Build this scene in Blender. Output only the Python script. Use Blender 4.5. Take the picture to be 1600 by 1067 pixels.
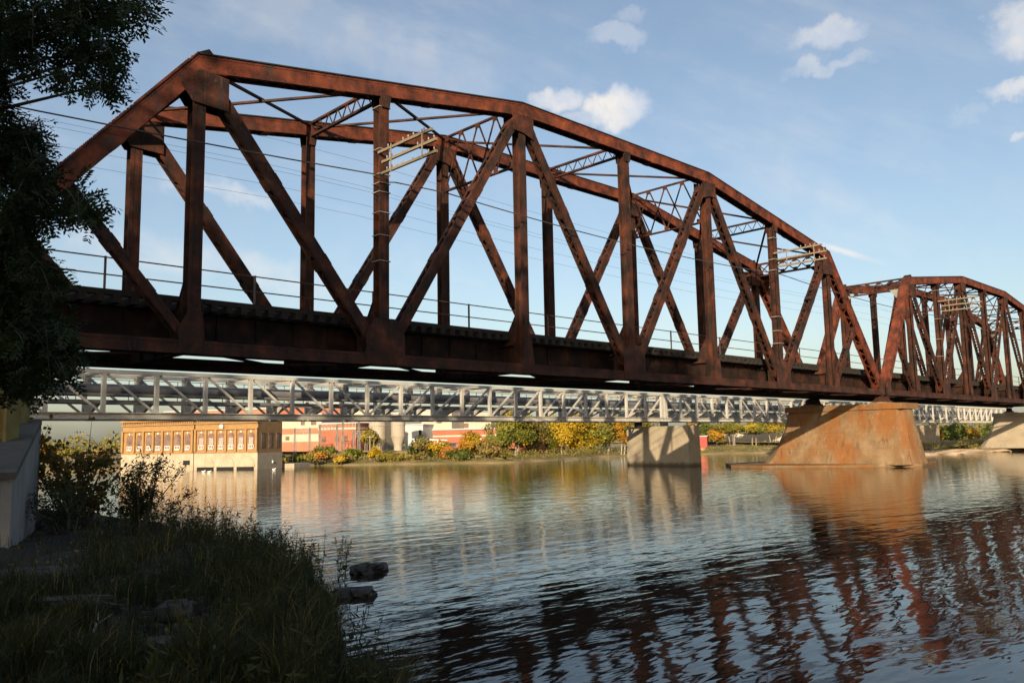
import bpy, math, random
import numpy as np
from mathutils import Vector, Matrix

# ------------------------------------------------------------------ camera, sky, sun, exposure
scene = bpy.context.scene
for o in list(bpy.data.objects):
    bpy.data.objects.remove(o)
R = math.radians
CAM = Vector((-3.04, -25.68, 2.39))
YAW, PITCH, ROLL, FPX = 0.7697, 0.1188, -0.0190, 1300.5
_fw = Vector((math.cos(PITCH)*math.sin(YAW), math.cos(PITCH)*math.cos(YAW), math.sin(PITCH)))
_r = Vector((math.cos(YAW), -math.sin(YAW), 0)); _u = _r.cross(_fw)
_r2 = math.cos(ROLL)*_r + math.sin(ROLL)*_u; _u2 = -math.sin(ROLL)*_r + math.cos(ROLL)*_u
cam_d = bpy.data.cameras.new('camera'); cam_o = bpy.data.objects.new('camera', cam_d)
scene.collection.objects.link(cam_o)
cam_d.sensor_width = 36; cam_d.lens = FPX/1600*36; cam_d.clip_start = .1; cam_d.clip_end = 20000
cam_o.matrix_world = Matrix(((_r2.x, _u2.x, -_fw.x, CAM.x), (_r2.y, _u2.y, -_fw.y, CAM.y), (_r2.z, _u2.z, -_fw.z, CAM.z), (0, 0, 0, 1)))
scene.camera = cam_o
LIGHT = Vector((1.385, 1.0, -0.48)).normalized()          # direction sunlight travels
SUN_EL = math.asin(-LIGHT.z); SUN_AZ = math.atan2(-LIGHT.x, -LIGHT.y)
sun_d = bpy.data.lights.new('sun', 'SUN'); sun_o = bpy.data.objects.new('sun', sun_d)
scene.collection.objects.link(sun_o)
sun_d.energy = 5.0; sun_d.angle = R(.53); sun_d.color = (1.0, .80, .55)
sun_o.rotation_euler = LIGHT.to_track_quat('-Z', 'Y').to_euler(); sun_o.location = (-60, -50, 60)
scene.view_settings.view_transform = 'Standard'; scene.view_settings.look = 'None'
scene.view_settings.exposure = 0.66; scene.view_settings.gamma = 1.0
scene.render.engine = 'CYCLES'
scene.cycles.max_bounces = 7; scene.cycles.diffuse_bounces = 3; scene.cycles.glossy_bounces = 3; scene.cycles.transmission_bounces = 2
scene.cycles.caustics_reflective = False; scene.cycles.caustics_refractive = False

def ray(px, py):
    return _fw + _r2*((px-800)/FPX) - _u2*((py-533.5)/FPX)
def atd(px, py, D): return CAM + ray(px, py)*D            # a point seen at px,py at depth D
def atz(px, py, z):
    d = ray(px, py); return CAM + d*((z-CAM.z)/d.z)

world = bpy.data.worlds.new('World'); scene.world = world; world.use_nodes = True
def build_world():
    nt = world.node_tree; N = nt.nodes; L = nt.links; N.clear()
    out = N.new('ShaderNodeOutputWorld'); bg = N.new('ShaderNodeBackground'); bg.inputs[1].default_value = .107
    sky = N.new('ShaderNodeTexSky'); sky.sky_type = 'NISHITA'; sky.sun_disc = False
    sky.sun_elevation = SUN_EL; sky.sun_rotation = SUN_AZ % (2*math.pi); sky.air_density = 1.0; sky.dust_density = 2.2; sky.ozone_density = 1.0
    tc = N.new('ShaderNodeTexCoord')
    def vm(op, a, b=None):
        n = N.new('ShaderNodeVectorMath'); n.operation = op
        for i, v in enumerate((a, b)):
            if v is None: continue
            if hasattr(v, 'links'): L.new(v, n.inputs[i])
            else: n.inputs[i].default_value = v
        return n
    def m(op, a, b=None, c=None, clamp=False):
        n = N.new('ShaderNodeMath'); n.operation = op; n.use_clamp = clamp
        for i, v in enumerate((a, b, c)):
            if v is None: continue
            if hasattr(v, 'links'): L.new(v, n.inputs[i])
            else: n.inputs[i].default_value = v
        return n.outputs[0]
    def sstep(v, lo, hi):
        n = N.new('ShaderNodeMapRange'); n.interpolation_type = 'SMOOTHSTEP'
        L.new(v, n.inputs[0]); n.inputs[1].default_value = lo; n.inputs[2].default_value = hi
        return n.outputs[0]
    def noise(vec, scale, detail=5, rough=.55):
        n = N.new('ShaderNodeTexNoise'); L.new(vec, n.inputs['Vector']); n.inputs['Scale'].default_value = scale
        n.inputs['Detail'].default_value = detail; n.inputs['Roughness'].default_value = rough
        return n
    dirv = vm('NORMALIZE', tc.outputs['Generated']).outputs[0]
    nz = noise(dirv, 30, 6, .55)
    off = vm('SUBTRACT', nz.outputs['Color'], (.5, .5, .5)).outputs[0]
    offs = vm('SCALE', off); offs.inputs['Scale'].default_value = .05
    dist = vm('ADD', dirv, offs.outputs[0]).outputs[0]
    total = None
    # puffs: centre and radii in image pixels come from the photographed sky; flat ellipses
    def puff(px, py, rx, ry, dens):
        c = ray(px, py).normalized()
        rel = vm('SUBTRACT', dist, tuple(c)).outputs[0]
        right = Vector((c.y, -c.x, 0)).normalized(); up = right.cross(c)
        a = m('DIVIDE', vm('DOT_PRODUCT', rel, tuple(right)).outputs['Value'], rx/1300)
        b = m('DIVIDE', vm('DOT_PRODUCT', rel, tuple(up)).outputs['Value'], ry/1300)
        f = vm('DOT_PRODUCT', rel, tuple(c)).outputs['Value']
        q = m('ADD', m('ADD', m('MULTIPLY', a, a), m('MULTIPLY', b, b)), m('MULTIPLY', m('MULTIPLY', f, f), 400))
        return m('MULTIPLY', m('SUBTRACT', 1.0, sstep(q, .05, 1.5)), dens)
    puffs = [(966, 166, 46, 29, 1.0), (872, 157, 50, 19, .8), (925, 186, 50, 10, .4), (962, 54, 40, 15, .42), (1290, 52, 50, 20, .52), (1292, 104, 52, 11, .36), (985, 24, 24, 12, .25),
             (1596, 46, 36, 32, .75), (1588, 139, 36, 15, .7), (1510, 180, 26, 11, .2), (1594, 214, 16, 7, .5)]
    for a in puffs:
        v = puff(*a); total = v if total is None else m('MAXIMUM', total, v)
    # thin high cloud: stretched noise along one drift direction, all over the sky
    drift = (ray(800, 160).normalized() - ray(400, 10).normalized()).normalized()
    nrm = ray(400, 10).normalized().cross(ray(760, 140).normalized()).normalized()
    al = m('MULTIPLY', vm('DOT_PRODUCT', dirv, tuple(drift)).outputs['Value'], 1.2)
    ac = m('MULTIPLY', vm('DOT_PRODUCT', dirv, tuple(nrm)).outputs['Value'], 5.0)
    cz = N.new('ShaderNodeCombineXYZ'); L.new(al, cz.inputs[0]); L.new(ac, cz.inputs[1])
    cir = noise(cz.outputs[0], 2.6, 8, .6).outputs[0]
    veil = m('MULTIPLY', sstep(cir, .44, .80), .22)
    def streak(p0, p1, half, dens, lo, hi):
        a = ray(*p0).normalized(); b = ray(*p1).normalized(); n = a.cross(b).normalized(); t = (b-a).normalized()
        w = m('ABSOLUTE', vm('DOT_PRODUCT', dist if half > 8 else dirv, tuple(n)).outputs['Value'])
        s = vm('DOT_PRODUCT', dirv, tuple(t)).outputs['Value']; s0, s1 = a.dot(t), b.dot(t)
        e = m('MULTIPLY', sstep(s, s0-.01, s0+.02), m('SUBTRACT', 1.0, sstep(s, s1-.05, s1)))
        return m('MULTIPLY', m('MULTIPLY', m('SUBTRACT', 1.0, sstep(w, half*lo/1300, half*hi/1300)), e), dens)
    veil = m('ADD', veil, streak((330, -20), (800, 160), 42, .17, .1, 1.4))
    veil = m('ADD', veil, streak((1270, 378), (1400, 418), 5, .55, .1, 1.3))
    veil = m('ADD', veil, streak((250, 270), (480, 335), 12, .35, .1, 1.5))
    veil = m('ADD', veil, streak((100, 360), (560, 455), 22, .25, .1, 1.5))
    allc = m('MINIMUM', m('ADD', m('MULTIPLY', total, .8), m('ADD', veil, .06)), 1.0, clamp=True)
    # a gentle whitening of the air everywhere low over the horizon
    sepz = N.new('ShaderNodeSeparateXYZ'); L.new(dirv, sepz.inputs[0])
    mix = N.new('ShaderNodeMix'); mix.data_type = 'RGBA'
    L.new(allc, mix.inputs[0]); L.new(sky.outputs[0], mix.inputs[6]); 
    shade = N.new('ShaderNodeMix'); shade.data_type = 'RGBA'
    L.new(sstep(nz.outputs[0], .35, .65), shade.inputs[0])
    shade.inputs[6].default_value = (4.6, 4.7, 5.0, 1); shade.inputs[7].default_value = (5.9, 5.5, 5.05, 1)
    L.new(shade.outputs[2], mix.inputs[7])
    L.new(mix.outputs[2], bg.inputs[0]); L.new(bg.outputs[0], out.inputs[0])
build_world()

# ------------------------------------------------------------------ helpers
rng = np.random.default_rng(7); random.seed(7)
col = scene.collection
def tag(o, label=None, cat=None, group=None, kind=None):
    if label: o['label'] = label
    if cat: o['category'] = cat
    if group: o['group'] = group
    if kind: o['kind'] = kind
    return o
def empty(name, loc, label=None, cat=None, group=None, kind=None):
    o = bpy.data.objects.new(name, None); col.objects.link(o); o.location = loc; o.empty_display_size = .3
    return tag(o, label, cat, group, kind)
def link(name, me, mat, parent=None):
    o = bpy.data.objects.new(name, me); col.objects.link(o)
    if mat is not None and not me.materials: me.materials.append(mat)
    if parent is not None:
        o.parent = parent
        w = Vector(parent.location)
        if parent.type == 'EMPTY': o.matrix_parent_inverse = Matrix.Translation(-w)
        # mesh parents sit at the world origin of their thing, so no offset is needed
    return o
class MB:
    def __init__(s): s.v = []; s.f = []
    def add(s, vs, fs):
        n = len(s.v); s.v += [tuple(v) for v in vs]; s.f += [tuple(n+i for i in f) for f in fs]
    def box(s, a, b):
        x0, y0, z0 = a; x1, y1, z1 = b
        s.add([(x0,y0,z0),(x1,y0,z0),(x1,y1,z0),(x0,y1,z0),(x0,y0,z1),(x1,y0,z1),(x1,y1,z1),(x0,y1,z1)],
              [(0,3,2,1),(4,5,6,7),(0,1,5,4),(1,2,6,5),(2,3,7,6),(3,0,4,7)])
    def obox(s, c, ax, ay, az):
        c, ax, ay, az = map(Vector, (c, ax, ay, az))
        vs = [c+ax*i+ay*j+az*k for k in (-1,1) for (i,j) in ((-1,-1),(1,-1),(1,1),(-1,1))]
        s.add(vs, [(0,3,2,1),(4,5,6,7),(0,1,5,4),(1,2,6,5),(2,3,7,6),(3,0,4,7)])
    def bar(s, A, B, w, h, up=(0,0,1)):
        A, B = Vector(A), Vector(B); d = B-A; l = d.length; d.normalize(); up = Vector(up)
        sd = d.cross(up)
        if sd.length < 1e-4: sd = d.cross(Vector((1,0,0)))
        sd.normalize(); u2 = sd.cross(d)
        s.obox((A+B)/2, d*l/2, sd*w/2, u2*h/2)
    def slab(s, A, B, w, ya, yb, off=0):                  # A, B = (x, z) in a truss plane
        A, B = Vector((A[0],0,A[1])), Vector((B[0],0,B[1])); d = B-A; l = d.length; d.normalize()
        n = Vector((-d.z,0,d.x)); c = (A+B)/2+n*off; c.y = (ya+yb)/2
        s.obox(c, d*l/2, Vector((0,(yb-ya)/2,0)), n*w/2)
    def tube(s, pts, r, n=8, caps=True):
        pts = [Vector(p) for p in pts]; rs = r if hasattr(r, '__len__') else [r]*len(pts); base = len(s.v)
        for i, p in enumerate(pts):
            d = (pts[min(i+1, len(pts)-1)]-pts[max(i-1, 0)]).normalized()
            a = d.cross(Vector((0,0,1)) if abs(d.z) < .95 else Vector((1,0,0))).normalized(); b = d.cross(a)
            for k in range(n):
                t = 2*math.pi*k/n; s.v.append(tuple(p+(a*math.cos(t)+b*math.sin(t))*rs[i]))
        for i in range(len(pts)-1):
            for k in range(n):
                s.f.append((base+i*n+k, base+i*n+(k+1)%n, base+(i+1)*n+(k+1)%n, base+(i+1)*n+k))
        if caps:
            s.f.append(tuple(base+k for k in range(n))[::-1]); s.f.append(tuple(base+(len(pts)-1)*n+k for k in range(n)))
    def prism(s, poly, ya, yb):                            # poly of (x, z), extruded along Y
        n = len(poly); vs = [(x, ya, z) for x, z in poly]+[(x, yb, z) for x, z in poly]
        s.add(vs, [tuple(range(n)), tuple(range(2*n-1, n-1, -1))]+[(i, n+i, n+(i+1)%n, (i+1)%n) for i in range(n)])
    def extr(s, poly, z0, z1, top=None):                   # poly of (x, y), extruded up; top = other outline
        n = len(poly); top = top or poly
        vs = [(x, y, z0) for x, y in poly]+[(x, y, z1) for x, y in top]
        s.add(vs, [tuple(range(n))[::-1], tuple(range(n, 2*n))]+[(i, (i+1)%n, n+(i+1)%n, n+i) for i in range(n)])
    def lathe(s, c, prof, n=20):
        base = len(s.v); c = Vector(c)
        for r, z in prof:
            for k in range(n):
                t = 2*math.pi*k/n; s.v.append((c.x+r*math.cos(t), c.y+r*math.sin(t), c.z+z))
        for i in range(len(prof)-1):
            for k in range(n): s.f.append((base+i*n+k, base+i*n+(k+1)%n, base+(i+1)*n+(k+1)%n, base+(i+1)*n+k))
        s.f.append(tuple(base+(len(prof)-1)*n+k for k in range(n)))
    def build(s, name, mat, parent=None, smooth=False):
        me = bpy.data.meshes.new(name); me.from_pydata(s.v, [], s.f)
        if smooth:
            for p in me.polygons: p.use_smooth = True
        return link(name, me, mat, parent)
def np_mesh(name, verts, quads, mat, parent=None):
    me = bpy.data.meshes.new(name); nv, nf = len(verts), len(quads); k = quads.shape[1]
    me.vertices.add(nv); me.vertices.foreach_set('co', np.ascontiguousarray(verts, dtype=np.float32).ravel())
    me.loops.add(nf*k); me.loops.foreach_set('vertex_index', np.ascontiguousarray(quads, dtype=np.int32).ravel())
    me.polygons.add(nf); me.polygons.foreach_set('loop_start', np.arange(0, nf*k, k, dtype=np.int32))
    me.update(calc_edges=True); me.validate()
    return link(name, me, mat, parent)

# ------------------------------------------------------------------ materials
def waterline(m, z0, z1, c):
    nt = m.node_tree; N = nt.nodes; L = nt.links; b = N['Principled BSDF']; src = b.inputs['Base Color'].links[0].from_socket
    g = N.new('ShaderNodeNewGeometry'); sp = N.new('ShaderNodeSeparateXYZ'); L.new(g.outputs['Position'], sp.inputs[0]); n = N.new('ShaderNodeTexNoise'); n.inputs['Scale'].default_value = 1.4; L.new(g.outputs['Position'], n.inputs[0])
    ad = N.new('ShaderNodeMath'); ad.operation = 'MULTIPLY_ADD'; L.new(n.outputs[0], ad.inputs[0]); ad.inputs[1].default_value = -.5; L.new(sp.outputs[2], ad.inputs[2])
    mr = N.new('ShaderNodeMapRange'); L.new(ad.outputs[0], mr.inputs[0]); mr.inputs[1].default_value = z0; mr.inputs[2].default_value = z1; mr.inputs[3].default_value = .85; mr.inputs[4].default_value = 0
    mx = N.new('ShaderNodeMix'); mx.data_type = 'RGBA'; L.new(mr.outputs[0], mx.inputs[0]); L.new(src, mx.inputs[6]); mx.inputs[7].default_value = (*c, 1); L.new(mx.outputs[2], b.inputs['Base Color'])
def mat(name, base=(.5,.5,.5), rough=.8, ramp=None, scale=2.0, stretch=(1,1,1), detail=8, bump=0, bscale=20, metallic=0, spec=.4, streak=None, nrough=.6, transl=0, translcol=None):
    m = bpy.data.materials.new(name); m.use_nodes = True; nt = m.node_tree; N = nt.nodes; L = nt.links
    b = N['Principled BSDF']; b.inputs['Roughness'].default_value = rough; b.inputs['Metallic'].default_value = metallic
    b.inputs['Specular IOR Level'].default_value = spec; b.inputs['Base Color'].default_value = (*base, 1)
    tc = N.new('ShaderNodeTexCoord'); mp = N.new('ShaderNodeMapping'); mp.inputs['Scale'].default_value = stretch
    geo = N.new('ShaderNodeNewGeometry')
    L.new(geo.outputs['Position'], mp.inputs[0]); colout = None
    def noise(sc, det, vec, ro=nrough):
        n = N.new('ShaderNodeTexNoise'); n.inputs['Scale'].default_value = sc; n.inputs['Detail'].default_value = det
        n.inputs['Roughness'].default_value = ro; L.new(vec, n.inputs['Vector']); return n.outputs['Fac']
    if ramp:
        r = N.new('ShaderNodeValToRGB'); els = r.color_ramp.elements
        while len(els) < len(ramp): els.new(.5)
        for e, (p, c) in zip(els, ramp): e.position = p; e.color = (*c, 1)
        L.new(noise(scale, detail, mp.outputs[0]), r.inputs[0]); colout = r.outputs[0]
    if streak:
        for (sc, st, lo, hi, c, amt) in streak:
            mp2 = N.new('ShaderNodeMapping'); mp2.inputs['Scale'].default_value = st; L.new(geo.outputs['Position'], mp2.inputs[0])
            f = noise(sc, 6, mp2.outputs[0]); mr = N.new('ShaderNodeMapRange'); mr.interpolation_type = 'SMOOTHSTEP'
            L.new(f, mr.inputs[0]); mr.inputs[1].default_value = lo; mr.inputs[2].default_value = hi; mr.inputs[4].default_value = amt
            mx = N.new('ShaderNodeMix'); mx.data_type = 'RGBA'; L.new(mr.outputs[0], mx.inputs[0])
            if colout is not None: L.new(colout, mx.inputs[6])
            else: mx.inputs[6].default_value = (*base, 1)
            mx.inputs[7].default_value = (*c, 1); colout = mx.outputs[2]
    if colout is not None: L.new(colout, b.inputs['Base Color'])
    if bump:
        bn = N.new('ShaderNodeBump'); bn.inputs['Strength'].default_value = bump; bn.inputs['Distance'].default_value = .03
        L.new(noise(bscale, 6, geo.outputs['Position']), bn.inputs['Height']); L.new(bn.outputs[0], b.inputs['Normal'])
    if transl:
        tr = N.new('ShaderNodeBsdfTranslucent'); ms = N.new('ShaderNodeMixShader'); ms.inputs[0].default_value = transl
        if colout is not None: L.new(colout, tr.inputs[0])
        else: tr.inputs[0].default_value = (*base, 1)
        out = [n for n in N if n.type == 'OUTPUT_MATERIAL'][0]
        L.new(b.outputs[0], ms.inputs[1]); L.new(tr.outputs[0], ms.inputs[2]); L.new(ms.outputs[0], out.inputs[0])
    return m
M = {}
rust_ramp = [(.31, (.007,.005,.0045)), (.43, (.023,.0105,.0076)), (.56, (.058,.019,.0108)), (.70, (.126,.037,.0172))]
M['rust'] = mat('rusted steel', ramp=rust_ramp, scale=1.1, rough=.78, bump=.35, bscale=26, spec=.25,
    streak=[(1.0, (6,6,.4), .48, .70, (0.0255,0.021,0.0195), .8), (6, (1,1,1), .58, .72, (0.07875,0.05625,0.0435), .6), (1.0, (9,9,.5), .60, .72, (0.12,0.04125,0.0195), .6), (30, (1,1,1), .56, .70, (0.0135,0.00825,0.00675), .7)])
M['rust_deck_shade'] = mat('shade darkened deck steel', ramp=[(.32, (0.00525,0.00375,0.00375)), (.48, (0.015,0.00825,0.006)), (.62, (0.039,0.015,0.009)), (.74, (0.0825,0.02775,0.01425))], scale=1.2, rough=.85, bump=.35, bscale=26, spec=.2, streak=[(1.0, (6,6,.4), .48, .70, (0.0105,0.00825,0.0075), .8)])  # rust darkened in colour to stand for the shade under the deck
M['rust_bright'] = mat('bright red rusted steel', ramp=[(.33, (0.0273,0.0117,0.00936)), (.45, (0.0819,0.02262,0.01248)), (.57, (0.1482,0.03744,0.01716)), (.72, (0.2262,0.0624,0.02652))], scale=1.3, rough=.75, bump=.3, bscale=24, spec=.25,
    streak=[(1.6, (1,1,1), .54, .72, (0.0429,0.0312,0.02808), .85), (5, (1,1,2.5), .55, .70, (0.04836,0.01872,0.0117), .8), (1.0, (7,7,.6), .58, .72, (0.0273,0.0156,0.01248), .7), (34, (1,1,1), .57, .70, (0.01872,0.00936,0.00702), .7)])  # redder, brighter rust for top chords and end posts
M['tar'] = mat('tarred steel', ramp=[(.35, (.012,.012,.015)), (.7, (.035,.03,.03))], scale=3, rough=.7)
M['timber'] = mat('creosoted timber', ramp=[(.3, (.008,.007,.006)), (.7, (.028,.022,.018))], scale=4, stretch=(6,1,6), rough=.9)
M['railsteel'] = mat('rail steel', ramp=[(.3, (.06,.035,.025)), (.7, (.14,.10,.085))], scale=5, rough=.5, metallic=.4)
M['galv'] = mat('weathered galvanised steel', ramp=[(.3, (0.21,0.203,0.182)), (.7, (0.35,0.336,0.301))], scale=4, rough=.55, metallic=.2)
M['weatherwood'] = mat('sun bleached crossarm timber', ramp=[(.3, (0.133,0.1085,0.0735)), (.7, (0.252,0.21,0.147))], scale=5, stretch=(8,1,8), rough=.85)
M['ceramic'] = mat('glazed insulator', base=(.30,.29,.28), rough=.25, spec=.6)
M['wire'] = mat('wire', base=(.03,.03,.035), rough=.6)
M['cable'] = mat('sheathed cable', base=(.06,.055,.05), rough=.5)
M['silver'] = mat('pale painted steel', ramp=[(.3, (0.3696,0.3608,0.33)), (.7, (0.5016,0.484,0.44))], scale=1.6, rough=.6, streak=[(3, (3,3,.6), .56, .75, (0.264,0.2288,0.1848), .5)], bump=.1, bscale=15)
M['pipe'] = mat('grey lagged pipe', ramp=[(.3, (0.12,0.12,0.124)), (.7, (0.184,0.18,0.176))], scale=2.5, rough=.5, streak=[(2, (1,6,6), .55, .7, (0.128,0.112,0.096), .5)])
M['conc_rust'] = mat('rust stained pier concrete', ramp=[(.3, (0.1386,0.09072,0.0504)), (.5, (0.1932,0.1277,0.06972)), (.7, (0.2604,0.1848,0.1092))], scale=.9, rough=.9, bump=.5, bscale=9, spec=.2,
    streak=[(.5, (1.0,1.0,.5), .40, .62, (0.2016,0.0798,0.02184), .9), (1.1, (3.5,3.5,.35), .54, .72, (0.084,0.0546,0.0336), .75), (2.0, (4,4,.6), .62, .74, (0.42,0.336,0.2268), .6), (12, (1,1,1), .62, .7, (0.084,0.0672,0.0504), .5)])
M['conc_pale'] = mat('pale concrete', ramp=[(.3, (0.2604,0.2184,0.1554)), (.7, (0.3444,0.294,0.2184))], scale=.9, rough=.9, bump=.3, bscale=10, spec=.2,
    streak=[(1.2, (5,5,.35), .55, .72, (0.2184,0.1764,0.1302), .65), (14, (1,1,1), .62, .72, (0.168,0.1428,0.1092), .4)])
waterline(M['conc_pale'], -.15, .12, (.07,.055,.035)); waterline(M['conc_rust'], -.3, .02, (.11,.07,.035))
M['conc_grey'] = mat('grey abutment concrete', ramp=[(.3, (0.1848,0.1848,0.1806)), (.7, (0.2856,0.2814,0.2688))], scale=1.1, rough=.9, bump=.4, bscale=10,
    streak=[(1.4, (4,4,.5), .52, .7, (0.084,0.0798,0.0714), .7), (11, (1,1,1), .6, .7, (0.1008,0.0966,0.084), .5)])
M['conc_top'] = mat('dark weathered concrete', ramp=[(.3, (0.0588,0.05712,0.0504)), (.7, (0.1092,0.1008,0.0882))], scale=2.2, rough=.95, bump=.5, bscale=12)
M['yellow'] = mat('faded olive yellow paint', ramp=[(.3, (.14,.105,.025)), (.7, (.26,.20,.06))], scale=2, rough=.7, streak=[(3, (4,4,.7), .55, .7, (.07,.045,.02), .7)])
M['brick'] = mat('buff brick', ramp=[(.3, (0.2542,0.1476,0.0574)), (.7, (0.3362,0.205,0.0861))], scale=2.2, rough=.9, streak=[(12, (1,1,3), .55, .65, (0.205,0.1107,0.04264), .6)])
M['brick_trim'] = mat('dark buff brick', ramp=[(.3, (0.164,0.0779,0.0369)), (.7, (0.2296,0.1148,0.0533))], scale=3, rough=.9)
M['stone'] = mat('pale stone base', ramp=[(.3, (0.328,0.2706,0.1927)), (.7, (0.4346,0.3731,0.2829))], scale=1.2, rough=.9, streak=[(1.4, (3,3,.6), .52, .7, (0.2952,0.2296,0.1558), .7)])
M['glass'] = mat('dull window glass', ramp=[(.35, (.10,.065,.06)), (.65, (.22,.15,.13))], scale=1.5, rough=.25, spec=.5)
M['whitewood'] = mat('white window frame', base=(.72,.69,.63), rough=.6)
M['dark'] = mat('dark opening', base=(.012,.012,.012), rough=.9)
M['salmon'] = mat('salmon brick', ramp=[(.3, (0.328,0.1353,0.082)), (.7, (0.3936,0.1763,0.1107))], scale=.7, rough=.9)
M['redbrick'] = mat('red brick', ramp=[(.3, (0.2788,0.0943,0.05576)), (.7, (0.3444,0.1271,0.07544))], scale=.8, rough=.9)
M['cream'] = mat('cream wall', ramp=[(.3, (0.4264,0.3608,0.2624)), (.7, (0.492,0.4264,0.328))], scale=.6, rough=.85)
M['greywall'] = mat('grey cladding', ramp=[(.3, (.36,.37,.38)), (.7, (.46,.46,.46))], scale=.6, rough=.7)
M['silo'] = mat('silo concrete', ramp=[(.3, (0.2952,0.2583,0.205)), (.7, (0.369,0.328,0.2706))], scale=.8, rough=.9, streak=[(1.5, (3,3,.3), .55, .7, (0.2214,0.1804,0.1394), .6)])
M['white'] = mat('white paint', base=(.74,.72,.68), rough=.6)
M['redpaint'] = mat('red paint', base=(.45,.04,.035), rough=.6)
M['signorange'] = mat('orange sign', base=(.55,.22,.10), rough=.6)
M['bark'] = mat('bark', ramp=[(.3, (.05,.042,.033)), (.7, (.13,.105,.08))], scale=8, stretch=(3,3,.6), rough=.95, bump=.6, bscale=18)
M['palebark'] = mat('pale bark', ramp=[(.3, (.28,.24,.19)), (.7, (.45,.40,.33))], scale=6, stretch=(3,3,.6), rough=.9)
M['rock'] = mat('riverbank rock', ramp=[(.3, (0.0324,0.03024,0.02592)), (.55, (0.072,0.06624,0.0576)), (.75, (0.1224,0.1152,0.1008))], scale=3, rough=.92, bump=.7, bscale=9)
M['wetrock'] = mat('wet dark rock', ramp=[(.3, (0.01152,0.01008,0.00864)), (.7, (0.036,0.03168,0.02736))], scale=4, rough=.5, bump=.8, bscale=8)
M['ledge'] = mat('sandy rock ledge', ramp=[(.3, (.20,.145,.095)), (.5, (.34,.26,.175)), (.75, (.46,.37,.26))], scale=.5, stretch=(1,1,3), rough=.95, bump=.6, bscale=2)
def leafmat(key, a, b, c, transl=.3, scale=1.2):
    M[key] = mat(key.replace('_', ' '), ramp=[(.32, a), (.5, b), (.68, c)], scale=scale, detail=3, rough=.65, spec=.25, transl=transl)
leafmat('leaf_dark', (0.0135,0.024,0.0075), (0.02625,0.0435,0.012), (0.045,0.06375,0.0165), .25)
leafmat('leaf_green', (.10,.130,.018), (.18,.195,.032), (.29,.27,.045), .38)
leafmat('leaf_dkgreen', (.06,.09,.018), (.10,.13,.028), (.16,.18,.04), .35)
leafmat('leaf_yellow', (.34,.22,.015), (.47,.32,.02), (.56,.42,.05), .38)
leafmat('leaf_gold', (.30,.15,.015), (.42,.22,.02), (.50,.29,.035), .35)
leafmat('leaf_olive', (.13,.125,.025), (.21,.18,.035), (.31,.25,.05), .3)
leafmat('leaf_brown', (.14,.10,.035), (.22,.155,.05), (.31,.215,.07), .25)
leafmat('leaf_orange', (.30,.11,.02), (.42,.17,.03), (.50,.25,.05), .3)
leafmat('leaf_rusty', (.07,.085,.02), (.16,.12,.028), (.33,.155,.035), .45, 6)
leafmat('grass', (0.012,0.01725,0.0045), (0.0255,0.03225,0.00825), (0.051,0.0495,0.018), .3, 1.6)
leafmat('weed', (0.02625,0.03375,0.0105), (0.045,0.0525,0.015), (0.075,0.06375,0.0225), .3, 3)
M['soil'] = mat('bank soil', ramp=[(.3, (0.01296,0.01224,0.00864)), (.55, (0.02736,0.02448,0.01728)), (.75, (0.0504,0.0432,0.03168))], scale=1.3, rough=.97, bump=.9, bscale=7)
M['farbank'] = mat('far bank earth and grass', ramp=[(.3, (.10,.10,.03)), (.5, (.20,.155,.06)), (.7, (.33,.235,.13))], scale=.35, rough=.95, bump=.6, bscale=3)

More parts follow.
